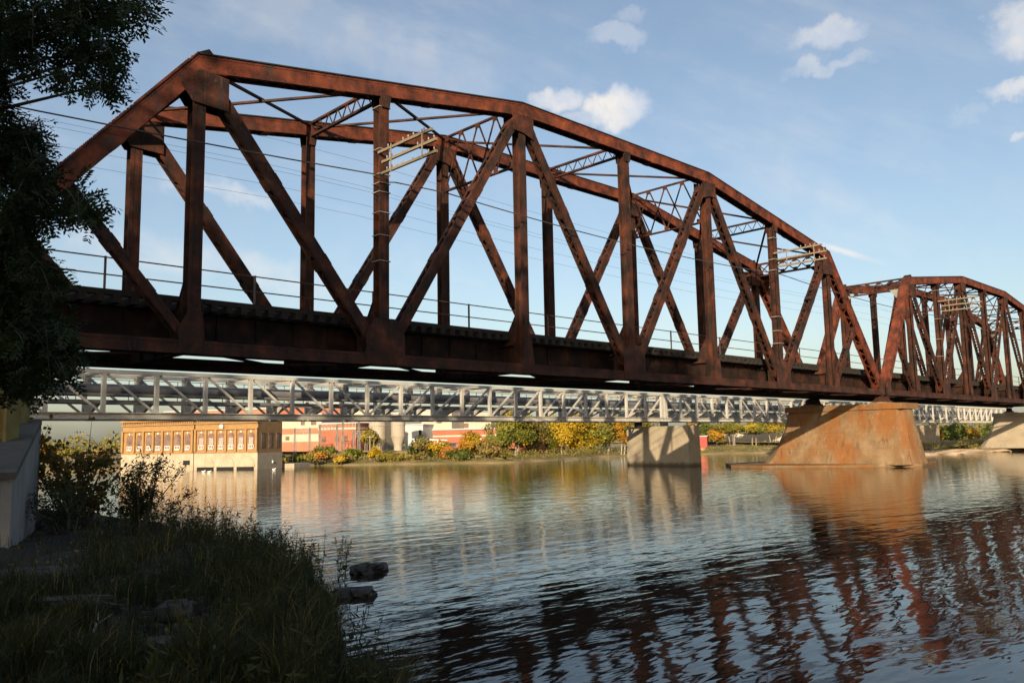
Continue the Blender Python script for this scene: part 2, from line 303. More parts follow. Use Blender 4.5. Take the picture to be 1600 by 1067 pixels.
# water
def water_mat():
    m = bpy.data.materials.new('river water'); m.use_nodes = True; nt = m.node_tree; N = nt.nodes; L = nt.links
    b = N['Principled BSDF']; b.inputs['Base Color'].default_value = (.014,.011,.007,1); b.inputs['Roughness'].default_value = .045
    b.inputs['IOR'].default_value = 1.333; b.inputs['Specular IOR Level'].default_value = .36
    g = N.new('ShaderNodeNewGeometry')
    def layer(scale, stretch, rot, det, ro=.5):
        mp = N.new('ShaderNodeMapping'); mp.inputs['Rotation'].default_value = (0, 0, rot); mp.inputs['Scale'].default_value = stretch
        L.new(g.outputs['Position'], mp.inputs[0]); n = N.new('ShaderNodeTexNoise'); n.inputs['Scale'].default_value = scale
        n.inputs['Detail'].default_value = det; n.inputs['Roughness'].default_value = ro; n.inputs['Distortion'].default_value = .3; L.new(mp.outputs[0], n.inputs[0]); return n.outputs[0]
    def bump(h, dist, prev=None):
        bn = N.new('ShaderNodeBump'); bn.inputs['Strength'].default_value = 1; bn.inputs['Distance'].default_value = dist; L.new(h, bn.inputs['Height'])
        if prev is not None: L.new(prev, bn.inputs['Normal'])
        return bn.outputs[0]
    n1 = bump(layer(1.0, (.5, 1.6, 1), YAW, 2), .019)            # slow swell, crests across the view
    n2 = bump(layer(2.8, (.5, 1.5, 1), YAW+.25, 2), .0072, n1)
    # wind patches break up the small ripples
    patch = layer(.06, (.6, 1.6, 1), YAW+.1, 3); mr = N.new('ShaderNodeMapRange'); L.new(patch, mr.inputs[0])
    mr.inputs[1].default_value = .38; mr.inputs[2].default_value = .66; mr.inputs[3].default_value = .05; mr.inputs[4].default_value = 1.0
    dt = N.new('ShaderNodeVectorMath'); dt.operation = 'DOT_PRODUCT'; L.new(g.outputs['Position'], dt.inputs[0]); dt.inputs[1].default_value = (.695, .718, 0)
    off = N.new('ShaderNodeMapRange'); off.interpolation_type = 'SMOOTHSTEP'; L.new(dt.outputs['Value'], off.inputs[0]); off.inputs[1].default_value = -11; off.inputs[2].default_value = 9; off.inputs[3].default_value = .35; off.inputs[4].default_value = 1.0
    pm = N.new('ShaderNodeMath'); pm.operation = 'MULTIPLY'; L.new(mr.outputs[0], pm.inputs[0]); L.new(off.outputs[0], pm.inputs[1])
    mu = N.new('ShaderNodeMath'); mu.operation = 'MULTIPLY'; L.new(layer(8, (.5, 1.2, 1), YAW-.2, 3), mu.inputs[0]); L.new(pm.outputs[0], mu.inputs[1])
    n3 = bump(mu.outputs[0], .0042, n2)
    L.new(n3, b.inputs['Normal']); return m
M['water'] = water_mat()

# ------------------------------------------------------------------ setting: water, river bed, banks
mb = MB(); mb.add([(-900,-900,0),(1500,-900,0),(1500,900,0),(-900,900,0)], [(0,1,2,3)])
tag(mb.build('river_water', M['water']), 'dark rippled river reflecting the bridges', 'water', kind='structure')
mb = MB(); mb.add([(-4000,-4000,-2.5),(6000,-4000,-2.5),(6000,6000,-2.5),(-4000,6000,-2.5)], [(0,1,2,3)])
tag(mb.build('river_bed', M['soil']), 'muddy bed under the river', 'ground', kind='structure')

def resample(pts, step):
    out = [Vector(pts[0]).to_2d()]
    for a, b in zip(pts[:-1], pts[1:]):
        a, b = Vector(a).to_2d(), Vector(b).to_2d(); n = max(1, int((b-a).length/step))
        for i in range(1, n+1): out.append(a+(b-a)*i/n)
    return out
def hnoise(x, y, s=1.0):
    return (math.sin(x*1.7*s+.3)*math.cos(y*1.3*s+1.1)+.6*math.sin(x*3.1*s-y*2.3*s)+.35*math.cos(x*6.3*s+y*5.1*s))/1.95
FAR = [(-900,700),(-200,245),(-40,128),(8,88),(27,72),(36,70),(46,64),(48.5,57),(52,51.5),(57,45),(61,40.5),(67,42),(75,44),(84,47.5),(91,47.5),(98,42),(104,35),(108,27),(106,18),(103,12.5),(107,8.5),(114,7),(124,3),(150,-12),(260,-90),(900,-520)]
def strip(name, line, rows, matl, side, label, step, nz):
    pts = resample(line, step); vs = []; fs = []
    for i, p in enumerate(pts):
        d = (pts[min(i+1, len(pts)-1)]-pts[max(i-1, 0)]).normalized(); n = Vector((-d.y, d.x))*side
        for (o, z) in rows:
            w = hnoise(p.x+o, p.y, .5)
            q = p+n*(o+nz*w*min(1, o+1.2)*.5); zz = z+nz*.25*hnoise(q.x, q.y, .9)*min(1, max(0, z+.3))
            vs.append((q.x, q.y, zz))
    k = len(rows)
    for i in range(len(pts)-1):
        for j in range(k-1): fs.append((i*k+j, (i+1)*k+j, (i+1)*k+j+1, i*k+j+1))
    me = bpy.data.meshes.new(name); me.from_pydata(vs, [], fs)
    for f in me.polygons: f.use_smooth = True
    return tag(link(name, me, matl), label, 'ground', kind='structure')
strip('far_bank', FAR, [(-1.2,-.9),(0,-.02),(.4,.16),(1.2,.28),(3,.45),(6,.7),(12,1.0),(25,1.4),(60,1.7),(200,1.9),(1500,2.0)], M['farbank'], 1, 'grassy far river bank with bare earth edge', 1.2, .8)
# near bank: gridded so it can rise and fall
NEAR = [(-60,75),(-14,30),(-2,16),(6.3,6),(6.9,1),(6.6,-4),(6.1,-8.6),(5.2,-11.8),(4.0,-14.3),(2.95,-16.3),(2.1,-17.9),(1.35,-19.5),(.45,-21.6),(-.7,-24.5),(-1.4,-29),(-3,-40),(-10,-70)]
_nr = np.array([tuple(p) for p in resample(NEAR, .8)]); _na = _nr[:-1]; _nd = _nr[1:]-_nr[:-1]; _nl = (_nd**2).sum(1)
def shore_dist(x, y):
    """signed distance to the water line, positive on land; x, y arrays or numbers"""
    x = np.atleast_1d(np.asarray(x, float)).ravel(); y = np.atleast_1d(np.asarray(y, float)).ravel(); out = np.empty(len(x))
    for i in range(0, len(x), 4000):
        dx = x[i:i+4000,None]-_na[None,:,0]; dy = y[i:i+4000,None]-_na[None,:,1]
        t = np.clip((dx*_nd[:,0]+dy*_nd[:,1])/_nl, 0, 1); ex = dx-t*_nd[:,0]; ey = dy-t*_nd[:,1]; q = ex*ex+ey*ey
        k = q.argmin(1); ar = np.arange(len(k)); out[i:i+4000] = np.sqrt(q[ar,k])*np.where(_nd[k,0]*ey[ar,k]-_nd[k,1]*ex[ar,k] < 0, 1, -1)
    return out
def hn(x, y, s=1.0):
    return (np.sin(x*1.7*s+.3)*np.cos(y*1.3*s+1.1)+.6*np.sin(x*3.1*s-y*2.3*s)+.35*np.cos(x*6.3*s+y*5.1*s))/1.95
def near_za(x, y):
    x = np.asarray(x, float); y = np.asarray(y, float); d = shore_dist(x, y)+.16*hn(x, y, 2.1)
    z = np.where(d < -2, -.9, np.where(d < 0, .45*d, .62*(1-np.exp(-np.maximum(d,0)/1.3))+.12*np.minimum(1, d/6)))
    return z+(.10*hn(x, y, 1.1)+.05*hn(x, y, 3.7))*np.clip((d+.6)/1.2, 0, 1)
def near_z(x, y): return float(near_za([x], [y])[0])
def near_bank():
    xs = np.concatenate([np.linspace(-420,-40,10), np.linspace(-36,-10,14), np.arange(-9,8.5,.3)]); ys = np.concatenate([np.linspace(-420,-60,10), np.linspace(-55,-32,12), np.arange(-30,8,.3), np.linspace(9,40,16), np.linspace(50,420,8)])
    gx, gy = np.meshgrid(xs, ys); gz = near_za(gx.ravel(), gy.ravel()); vs = list(zip(gx.ravel().tolist(), gy.ravel().tolist(), gz.tolist())); k = len(xs)
    fs = [(j*k+i, j*k+i+1, (j+1)*k+i+1, (j+1)*k+i) for j in range(len(ys)-1) for i in range(k-1)
          if max(vs[j*k+i][2], vs[j*k+i+1][2], vs[(j+1)*k+i+1][2], vs[(j+1)*k+i][2]) > -.85]
    me = bpy.data.meshes.new('near_bank'); me.from_pydata(vs, [], fs)
    for f in me.polygons: f.use_smooth = True
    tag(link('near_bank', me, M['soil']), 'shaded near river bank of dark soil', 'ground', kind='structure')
near_bank()

# ------------------------------------------------------------------ the rusted truss spans
Z0 = 5.51; YN, YF = 0.0, 5.49; TW = .56
def lacing(mb, A, B, off, y0, y1, pitch=None, w=.075):
    A, B = Vector((A[0],0,A[1])), Vector((B[0],0,B[1])); d = B-A; l = d.length; d.normalize(); n = Vector((-d.z,0,d.x))
    pitch = pitch or (y1-y0)*.95; k = max(2, int(l/pitch)); st = l/k
    for i in range(k):
        ya, yb = (y0+.04, y1-.04) if i % 2 == 0 else (y1-.04, y0+.04)
        p = A+d*st*i+n*off; q = A+d*st*(i+1)+n*off; p.y = ya; q.y = yb
        mb.bar(p, q, w, .014, n)
def rivets(mb, A, B, w, y, pitch=.19):
    A, B = Vector((A[0],0,A[1])), Vector((B[0],0,B[1])); d = B-A; l = d.length; d.normalize(); n = Vector((-d.z,0,d.x)); k = int(l/pitch)
    for i in range(k):
        for s in (-1, 1):
            c = A+d*(i+.5)*l/k+n*s*(w/2-.055); c.y = y; r = .021
            i0 = len(mb.v); mb.v += [tuple(c+d*r), tuple(c+n*r), tuple(c-d*r), tuple(c-n*r), (c.x, y-.018, c.z)]
            mb.f += [(i0,i0+1,i0+4),(i0+1,i0+2,i0+4),(i0+2,i0+3,i0+4),(i0+3,i0,i0+4)]
def member(name, A, B, w, y0, y1, style, parent, matl, trim0=0, trim1=0, lace_w=.075):
    A, B = Vector(A), Vector(B); d = (B-A).normalized(); A = A+d*trim0; B = B-d*trim1; l = (B-A).length
    mb = MB(); t = .035
    if style == 'H':
        mb.slab(A, B, w, y0, y0+t); mb.slab(A, B, w, y1-t, y1); mb.slab(A, B, .03, y0+t, y1-t)
        for s in (-1, 1):
            mb.slab(A, B, .018, y0-.016, y0-.002, s*w*.22)
    else:
        mb.slab(A, B, w, y0, y0+t); mb.slab(A, B, w, y1-t, y1)
        for s in (-1, 1):
            if style == 'cover' and s == 1: continue
            mb.slab(A, B, .02, y0+t, y0+.12, s*(w/2-.012)); mb.slab(A, B, .02, y1-.12, y1-t, s*(w/2-.012))
        # riveted edge angles on the outer faces
        for s in (-1, 1): mb.slab(A, B, .085, y0-.014, y0-.001, s*(w/2-.05))
        for s in (-1, 1):                                  # tie plates at the ends and along the member
            if style == 'cover' and s == 1: continue
            ts = [.05, .95] if l < 4 else [.04, .35, .65, .96]
            for q in ts:
                c = A+(B-A)*q; h = d*.22; mb.slab(c-h, c+h, .016, y0-.012, y1+.012, s*(w/2+.010))
    if y0 < 1: rivets(mb, A, B, w, y0-(.0145 if style != 'H' else 0))
    o = mb.build(name, matl, parent)
    if style in ('laced', 'cover'):
        ml = MB()
        if style == 'laced': lacing(ml, A, B, w/2-.026, y0, y1, None, lace_w)
        lacing(ml, A, B, -(w/2-.026), y0, y1, None, lace_w)
        ml.build('lacing', matl, o)
    if style == 'cover':
        mc = MB(); mc.slab(A-d*.03, B+d*.03, .045, y0-.06, y1+.06, w/2+.024); 
        for i in range(int(l/.16)):                         # rivet heads standing on the plate
            for yy in (y0+.02, y1-.02): c = A+d*(i+.5)*.16; mc.slab(c-d*.02, c+d*.02, .022, yy-.02, yy+.02, w/2+.058)
        mc.build('cover_plate', M['tar'] if name == 'top_chord' else matl, o)
    return o
def lattice_strut(name, parent, x, za, zb, y0, y1, n, matl, plates=False, dbl=False, w=.10):
    mb = MB()
    for z in (za, zb): mb.bar((x, y0, z), (x, y1, z), w*1.5, w)
    st = (y1-y0)/n
    for i in range(n):
        a, b = (za, zb) if i % 2 == 0 else (zb, za)
        mb.bar((x-.03, y0+st*i, a), (x-.03, y0+st*(i+1), b), .02, .055, (1,0,0)) if not dbl else mb.bar((x-.03, y0+st*i, za), (x-.03, y0+st*(i+1), zb), .07, .05, (1,0,0))
        if dbl: mb.bar((x+.03, y0+st*i, zb), (x+.03, y0+st*(i+1), za), .07, .05, (1,0,0))
    if plates:
        for i in range(n+1):
            for z, s in ((za, -1), (zb, 1)):
                y = min(max(y0+st*i, y0+.16), y1-.16)
                mb.box((x-.065, y-.15, min(z, z+s*.24)), (x-.052, y+.15, max(z, z+s*.24)))
    return mb.build(name, matl, parent)
def build_span(xs, zt, x_off, panel_label, cat, near_mats, tie_pitch=.52):
    """xs: node positions 0..8 along the span, zt: top chord heights 1..7 above the bottom chord."""
    X = [x_off+x for x in xs]; T = lambda k: (X[k], Z0+zt[k]); Lo = lambda k: (X[k], Z0)
    root = empty('truss_span', (X[4], YF/2, 0), panel_label, cat, 'rusted truss spans of the railway bridge')
    cw = .58
    for side, yb in ((0, YN), (1, YF)):
        y0, y1 = yb, yb+TW; rm, rb = near_mats
        # chords and end posts
        for a, b in ((1,3),(3,5),(5,7)):
            A, B = Vector(T(a)), Vector(T(b)); member('top_chord', A, B, cw, y0, y1, 'cover', root, rb)
        for a, b in ((0,1),(8,7)):
            A, B = Vector(Lo(a)), Vector(T(b)); dd = (B-A).normalized()
            if b == 1: o = member('end_post', A, B+dd*.15, cw, y0-.003, y1+.003, 'cover', root, rb, .25)
            else: o = member('end_post', B-dd*-.15, A, cw, y0-.003, y1+.003, 'cover', root, rb, 0, .25)
        for k in range(0, 8, 2):
            mb = MB(); a, b = (X[k]-(.35 if k == 0 else 0), Z0), (X[k+2]+(.35 if k == 6 else 0), Z0)
            mb.slab(a, b, .44, y0+.005, y0+.05); mb.slab(a, b, .44, y1-.05, y1-.005)
            for s in (-1, 1): mb.slab(a, b, .09, y0-.010, y0+.004, s*.17); mb.slab(a, b, .02, y0+.05, y0+.15, s*.205); mb.slab(a, b, .02, y1-.15, y1-.05, s*.205)
            o = mb.build('bottom_chord', rm, root); ml = MB(); lacing(ml, a, b, -.19, y0, y1); lacing(ml, a, b, .19, y0, y1); ml.build('lacing', rm, o)
        # web members
        for k in range(1, 8):
            member('vertical', Lo(k), T(k), .43, y0+.06, y1-.06, 'H', root, rm, .1, .28)
        for a, b in ((1,2),(3,2),(3,4),(5,4),(5,6),(7,6)):
            member('diagonal', Lo(b), T(a), .44 if a in (1,7) else .40, y0+.05, y1-.05, 'laced', root, rm, .5, .55)
        for a, b, k in ((0,1,1),(8,7,7)):
            mid = (Vector(Lo(a))+Vector(T(b)))*.5
            member('sub_strut', Lo(k), mid, .30, y0+.09, y1-.09, 'laced', root, rm, .3, .2)
        # gusset plates, two layers each
        def gus(poly, name='gusset_plate'):
            mb = MB(); mb.prism(poly, y1+.016, y1+.034); mb.build(name, rm, root)
            mb = MB(); mb.prism(poly, y0-.034, y0-.016)
            # rivet heads in rows
            cx_ = sum(p[0] for p in poly)/len(poly); cz_ = sum(p[1] for p in poly)/len(poly)
            for i in range(len(poly)):
                p, q = Vector(poly[i]), Vector(poly[(i+1)%len(poly)]); c = Vector((cx_, cz_)); n = max(2, int((q-p).length/.13))
                for j in range(n):
                    r = (p+(q-p)*(j+.5)/n); r = r+(c-r).normalized()*.07
                    mb.obox((r.x, y0-.037, r.y), (.016,0,0), (0,.008,0), (0,0,.016))
            return mb.build(name, rm, root)
        def rel(k, top, pts, mx=1):
            bx, bz = T(k) if top else Lo(k); P = [(bx+mx*x, bz+z) for x, z in pts]; return P if mx > 0 else P[::-1]
        hip = [(-.66,-.86),(-.05,-.20),(.95,-.30),(.95,-1.42),(0,-1.38),(-.28,-1.36)]
        gus(rel(1, True, hip)); gus(rel(7, True, hip, -1))
        pk = [(-.66,-.26),(.66,-.34),(.66,-1.32),(0,-1.12),(-.62,-1.10)]
        gus(rel(3, True, pk)); gus(rel(5, True, pk, -1))
        for k in (2,4,6):
            gus(rel(k, True, [(-.26,-.22),(.26,-.22),(.19,-.75),(-.19,-.75)]))
            gus(rel(k, False, [(-.88,-.20),(-.88,.95),(-.5,1.55),(.5,1.55),(.88,.95),(.88,-.20)]))
        for k in (1,7):
            s = 1 if k == 1 else -1; gus(rel(k, False, [(-.52,-.2),(-.52,.6),(-.22,1.15),(.24,1.15),(.36,-.2)], s))
        for k in (3,5): gus(rel(k, False, [(-.34,-.2),(-.24,1.25),(.24,1.25),(.42,.35),(.42,-.2)]))
        for k, s in ((0,1),(8,-1)): gus(rel(k, False, [(-.38,-.22),(-.30,.55),(.35,1.15),(.75,1.0),(.95,-.22)], s))
        # bearing shoes
        for k in (0, 8):
            mb = MB(); s = .18 if k == 0 else -.18
            mb.box((X[k]+s-.42, y0-.12, Z0-.74), (X[k]+s+.42, y1+.12, Z0-.62)); mb.prism([(X[k]+s-.38, Z0-.62),(X[k]+s-.14, Z0-.25),(X[k]+s+.14, Z0-.25),(X[k]+s+.38, Z0-.62)], y0+.02, y1-.02)
            mb.build('bearing_shoe', rm, root)
    rm = near_mats[0]
    # floor system
    for k in range(0, 9):
        mb = MB(); x = X[k]+(.2 if k == 0 else -.2 if k == 8 else 0)
        mb.box((x-.012, YN+TW, Z0-.12), (x+.012, YF, Z0+1.12))
        for z in (Z0-.14, Z0+1.10): mb.box((x-.19, YN+TW+.01, z), (x+.19, YF-.01, z+.03))
        for y in (1.2, 2.4, 3.1, 4.3): mb.box((x-.09, y-.01, Z0-.10), (x+.09, y+.01, Z0+1.09))
        o = mb.build('floor_beam', M['rust_deck_shade'], root)
        if 0 < k < 8:
            for s, yy in ((1, YN+TW-.06), (-1, YF+.06)):
                kb = MB(); kb.add([(x-.012, yy, Z0+1.1),(x-.012, yy+s*1.05, Z0+1.1),(x-.012, yy, Z0+2.75),(x+.012, yy, Z0+1.1),(x+.012, yy+s*1.05, Z0+1.1),(x+.012, yy, Z0+2.75)],
                                   [(0,1,2),(3,5,4),(0,3,4,1),(1,4,5,2),(2,5,3,0)])
                a, b = Vector((x, yy+s*1.05, Z0+1.1)), Vector((x, yy, Z0+2.75)); kb.bar(a, b, .12, .02, (0, s, .6)); kb.build('knee_bracket', rm, root)
    for y in (1.75, 3.75):
        for k in range(8):
            mb = MB(); a, b = X[k]+.03, X[k+1]-.03
            mb.box((a, y-.011, Z0+.46), (b, y+.011, Z0+1.34))
            for z in (Z0+.44, Z0+1.33): mb.box((a, y-.15, z), (b, y+.15, z+.028))
            n = 5
            for j in range(1, n): q = a+(b-a)*j/n; mb.box((q-.008, y-.11, Z0+.48), (q+.008, y+.11, Z0+1.33))
            mb.build('stringer', M['rust_deck_shade'], root)
    # lower laterals
    for k in range(8):
        for (ya, yb2) in ((YN+.3, YF+.2), (YF+.2, YN+.3)):
            mb = MB(); zz = Z0-.06 + (.0 if ya < yb2 else -.09); mb.bar((X[k], ya, zz), (X[k+1], yb2, zz), .15, .07); mb.build('lower_lateral', M['rust_deck_shade'], root)
    # cross ties, guard timbers, rails
    n = int((X[8]-X[0]-.2)/tie_pitch); tm = MB(); tm.box((-.11,1.10,Z0+1.365), (.11,4.40,Z0+1.60))
    me = None
    for i in range(n):
        if me is None:
            o = tm.build('cross_tie', M['timber'], root); me = o.data
        else: o = link('cross_tie', me, M['timber'], root)
        x = X[0]+.2+tie_pitch*i+random.uniform(-.02,.02); o.location = (x, random.uniform(-.05,.05), random.uniform(-.006,.006))
    for y in (1.25, 4.25):
        L = X[8]-X[0]; k = 7
        for i in range(k):
            mb = MB(); mb.box((X[0]+L*i/k+.01, y-.10, Z0+1.605), (X[0]+L*(i+1)/k-.01, y+.10, Z0+1.78)); mb.build('guard_timber', M['timber'], root)
    for y in (2.03, 3.47):
        mb = MB(); mb.box((X[0]+.01, y-.07, Z0+1.602), (X[8]-.01, y+.07, Z0+1.625)); mb.box((X[0]+.01, y-.01, Z0+1.625), (X[8]-.01, y+.01, Z0+1.73)); mb.box((X[0]+.01, y-.035, Z0+1.73), (X[8]-.01, y+.035, Z0+1.775)); mb.build('rail', M['railsteel'], root)
    # handrail on the far side of the deck
    for z in (Z0+3.46, Z0+2.86):
        mb = MB(); mb.tube([(X[0]+.02, 4.36, z), (X[8]-.02, 4.36, z)], .026, 6); mb.build('hand_rail', M['railsteel'], root)
    x = X[0]+1.0
    while x < X[8]-.4:
        mb = MB(); mb.box((x-.035, 4.33, Z0+1.61), (x+.035, 4.39, Z0+3.50)); mb.build('rail_post', M['railsteel'], root); x += 5.55
    # overhead: struts, sway frames, portals, laterals
    zb = lambda k: Z0+zt[k]
    ya, yb2 = YN+TW, YF
    for k in (2,4,6): lattice_strut('top_strut', root, X[k], zb(k)+.24, zb(k)-.34, ya, yb2, 14, rm)
    for k in (3,5): lattice_strut('sway_frame', root, X[k], zb(k)+.20, zb(k)-2.55, ya, yb2, 4, rm, True, True, .09)
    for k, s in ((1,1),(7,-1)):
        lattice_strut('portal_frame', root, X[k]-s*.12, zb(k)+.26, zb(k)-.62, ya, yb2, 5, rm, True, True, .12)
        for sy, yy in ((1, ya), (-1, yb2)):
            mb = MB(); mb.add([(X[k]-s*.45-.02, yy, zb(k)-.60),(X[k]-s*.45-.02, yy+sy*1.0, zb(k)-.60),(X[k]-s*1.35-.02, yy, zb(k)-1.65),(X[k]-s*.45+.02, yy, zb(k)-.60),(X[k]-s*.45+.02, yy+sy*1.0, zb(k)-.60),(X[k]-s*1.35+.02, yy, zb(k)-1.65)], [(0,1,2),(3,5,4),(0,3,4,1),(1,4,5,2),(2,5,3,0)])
            mb.build('portal_knee', M['galv'] if x_off > 10 else rm, root)  # far span knees take a pale steel, their sunlit look put into colour
    for k in range(1, 7):
        for i, (p, q) in enumerate(((ya-.1, yb2+.1), (yb2+.1, ya-.1))):
            mb = MB(); dz = .14-.09*i
            mb.bar((X[k], p, zb(k)+dz), (X[k+1], q, zb(k+1)+dz), .12, .085); mb.build('top_lateral', rm, root)
    # ridge plate standing over the hips
    for side, yb in ((0, YN), (1, YF)):
        for k, s in ((1,1),(7,-1)):
            mb = MB(); mb.prism([(X[k]-.12, zb(k)+.36),(X[k]+.26*s, zb(k)+.58),(X[k]+.62*s, zb(k)+.24)][::s], yb+.02, yb+TW-.02); mb.build('hip_cap', rm, root)
    return root, X
xs1 = [0, 7.89, 15.21, 22.79, 30.4, 38.01, 45.59, 52.91, 60.8]
zt1 = {1: 9.38, 2: 10.62, 3: 11.86, 4: 11.86, 5: 11.86, 6: 10.62, 7: 9.38}
span1, X1 = build_span(xs1, zt1, 0, 'long rusted steel through truss railway span nearest the camera', 'bridge', (M['rust'], M['rust_bright']))
xs2 = [6.42*i for i in range(9)]
zt2 = {1: 9.36, 2: 10.2, 3: 11.03, 4: 11.03, 5: 11.03, 6: 10.2, 7: 9.36}
span2, X2 = build_span(xs2, zt2, 61.35, 'farther rusted truss railway span beyond the rust stained pier', 'bridge', (M['rust'], M['rust_bright']), .55)

# straps round the verticals that carry the crossarms
def straps(root, x, zs):
    for z in zs:
        mb = MB(); h = .016; a = .232
        for (p, q) in (((x-a-.03, YN+.02, z-h), (x+a+.03, YN+.058, z+h)), ((x-a-.03, YN+.058, z-h), (x-a-.004, YN+TW-.04, z+h)), ((x+a+.004, YN+.058, z-h), (x+a+.03, YN+TW-.04, z+h))): mb.box(p, q)
        mb.build('strap', M['galv'], root)
straps(span1, X1[2], [9.3, 10.3, 11.2, 12.0, 12.35, 12.7, 13.7, 15.4])
straps(span1, X1[6], [8.2, 9.0, 9.9, 12.9, 13.6, 15.0])
straps(span2, X2[2], [9.0, 10.5, 12.3, 14.8])
# telegraph crossarms
def crossarm(name, x, z0, dz, n, length, label):
    root = empty(name, (x, YN, z0), label, 'crossarm', 'telegraph crossarm frames on the truss verticals')
    for i in range(n):
        z = z0+dz*i; mb = MB(); y0 = YN+.05-(0 if i == n-1 else .25); mb.box((x-.33, y0-length, z-.048), (x-.235, y0, z+.048)); o = mb.build('arm', M['weatherwood'], root)
        for j in range(10):
            if (j*7+i*5) % 9 in (1, 4, 6): continue
            y = y0-.3-(length-.45)*j/9; mi = MB(); mi.lathe((x-.28, y, z+.048), [(.01,0),(.01,.05),(.03,.06),(.034,.085),(.022,.10),(.028,.115),(.015,.14),(.002,.145)], 8); mi.build('insulator', M['ceramic'], o)
    for y in (-.85, -length+.55):
        mb = MB(); mb.box((x-.365, YN+y-.03, z0-.12), (x-.345, YN+y+.03, z0+dz*(n-1)+.12)); mb.build('brace', M['weatherwood'], root)
crossarm('telegraph_crossarm', X1[2], 12.62, .44, 3, 3.3, 'weathered crossarm frame with insulators on the nearer truss vertical')
crossarm('telegraph_crossarm', X1[6], 13.05, .45, 3, 3.2, 'weathered crossarm frame with insulators near the pier end of the long span')
crossarm('telegraph_crossarm', X2[2], 12.9, .45, 3, 3.2, 'weathered crossarm frame with insulators on the farther truss span')
# cables and wires
def sag(a, b, s, n=14):
    a, b = Vector(a), Vector(b); return [a+(b-a)*t-Vector((0,0,s*4*t*(1-t))) for t in [i/n for i in range(n+1)]]
mb = MB(); pts = sag((-40,-.3,12.4), (14.9,-.3,12.5), .9)+[Vector((15.1,-.22,12.30)), Vector((15.5,-.22,12.38))]+sag((15.8,-.3,12.55), (45.4,-.3,12.55), .42)[1:]+sag((45.9,-.3,12.5), (74,-.3,12.4), .3)[1:]+sag((74.5,-.3,12.4), (130,-.3,12.4), .5)[1:]
mb.tube(pts, .024, 6); tag(mb.build('telegraph_cable', M['cable']), 'thick dark cable slung along the near side of the bridge', 'cable')
for i, (y, z) in enumerate(((7.6,16.3),(8.0,15.2),(7.2,14.7),(7.8,14.2),(8.4,13.8))):
    mb = MB(); pts = []
    for a, b in ((-60,15),(15,76),(76,150)): pts += sag((a,y,z), (b,y,z-.2), .7)[(1 if pts else 0):]
    mb.tube(pts, .006, 4); tag(mb.build('overhead_wire', M['wire']), 'thin overhead wire, %s beyond the far truss' % ('highest of five','second highest of five','middle one of five','fourth from the top','lowest of five')[i], 'wire', 'overhead wires beyond the far truss')

# ------------------------------------------------------------------ piers
def pier(xc, label, matl, plinth=None, ya=-1.3, yb=7.1, base=.15, flare=1.55, top=4.62, hw=1.45):
    root = empty('bridge_pier', (xc, 3, 0), label, 'pier', 'stone piers of the railway bridge')
    def outline(h, y0, y1, nose0, nose1, n=5):
        pts = [(xc-h, y0), (xc-h*.55, y0-nose0*.8), (xc, y0-nose0), (xc+h*.55, y0-nose0*.8), (xc+h, y0)]
        for i in range(n+1):
            t = math.pi*i/n; pts.append((xc+h*math.cos(t), y1+nose1*math.sin(t)))
        return pts[:5]+pts[5:]
    levels = [(base, hw+1.05, ya-.45, yb+flare, .55, 1.2), (.55, hw+.92, ya-.40, yb+flare*.80, .52, 1.0), (1.6, hw+.62, ya-.25, yb+flare*.42, .48, .75), (2.9, hw+.28, ya-.10, yb+flare*.12, .42, .55), (top-.42, hw, ya, yb, .35, .45)]
    mb = MB()
    for (a, b) in zip(levels[:-1], levels[1:]):
        P, Q = outline(*a[1:]), outline(*b[1:]); n = len(P); i0 = len(mb.v)
        mb.v += [(x, y, a[0]) for x, y in P]+[(x, y, b[0]) for x, y in Q]
        for i in range(n): mb.f.append((i0+i, i0+(i+1)%n, i0+n+(i+1)%n, i0+n+i))
    Q = outline(*levels[-1][1:]); i0 = len(mb.v); mb.v += [(x, y, top-.42) for x, y in Q]; mb.f.append(tuple(i0+i for i in range(len(Q))))
    mb.build('pier_body', matl, root)
    for z in (1.35, 2.55):                                   # pour joints, a narrow lip round the body
        a = min([q for q in zip(levels[:-1], levels[1:]) if q[0][0] <= z <= q[1][0]], key=lambda q: q[0][0]); t = (z-a[0][0])/(a[1][0]-a[0][0]); lv = [p+(q-p)*t for p, q in zip(a[0], a[1])]
        P = outline(lv[1]+.018, lv[2]-.01, lv[3]+.01, lv[4]+.012, lv[5]+.012); jb = MB(); jb.extr(P, z-.016, z+.016); jb.build('pour_joint', matl, root)
    # coping stones in three lengths with joints
    cuts = [ya-.45, ya+2.7, ya+5.6, yb+.35]
    for a, b in zip(cuts[:-1], cuts[1:]):
        mb = MB(); mb.box((xc-hw-.12, a+.008, top-.415), (xc+hw+.12, b-.008, top+.02)); mb.build('coping_stone', matl, root)
    for yb_ in (YN, YF):
        mb = MB(); mb.extr([(xc-1.15, yb_-.25), (xc+1.15, yb_-.25), (xc+1.15, yb_+TW+.25), (xc-1.15, yb_+TW+.25)], top+.025, Z0-.745, [(xc-1.1, yb_-.2), (xc+1.1, yb_-.2), (xc+1.1, yb_+TW+.2), (xc-1.1, yb_+TW+.2)]); mb.build('bearing_block', matl, root)
    if plinth:
        mb = MB(); mb.extr(plinth, -1.5, .20); mb.build('plinth', matl, root)
    return root
pier(61.1, 'big rust stained concrete pier standing in the river under the truss ends', M['conc_rust'], [(54.3,9.4),(54.0,6.6),(56.6,1.6),(60.2,-2.6),(67.5,-1.0),(68.5,3.0),(66.5,11.5),(58.5,12.5)][::1])
pier(113.0, 'pale concrete pier on the rock ledge at the right edge', M['conc_pale'], None, -1.3, 7.1, .4, 1.6)

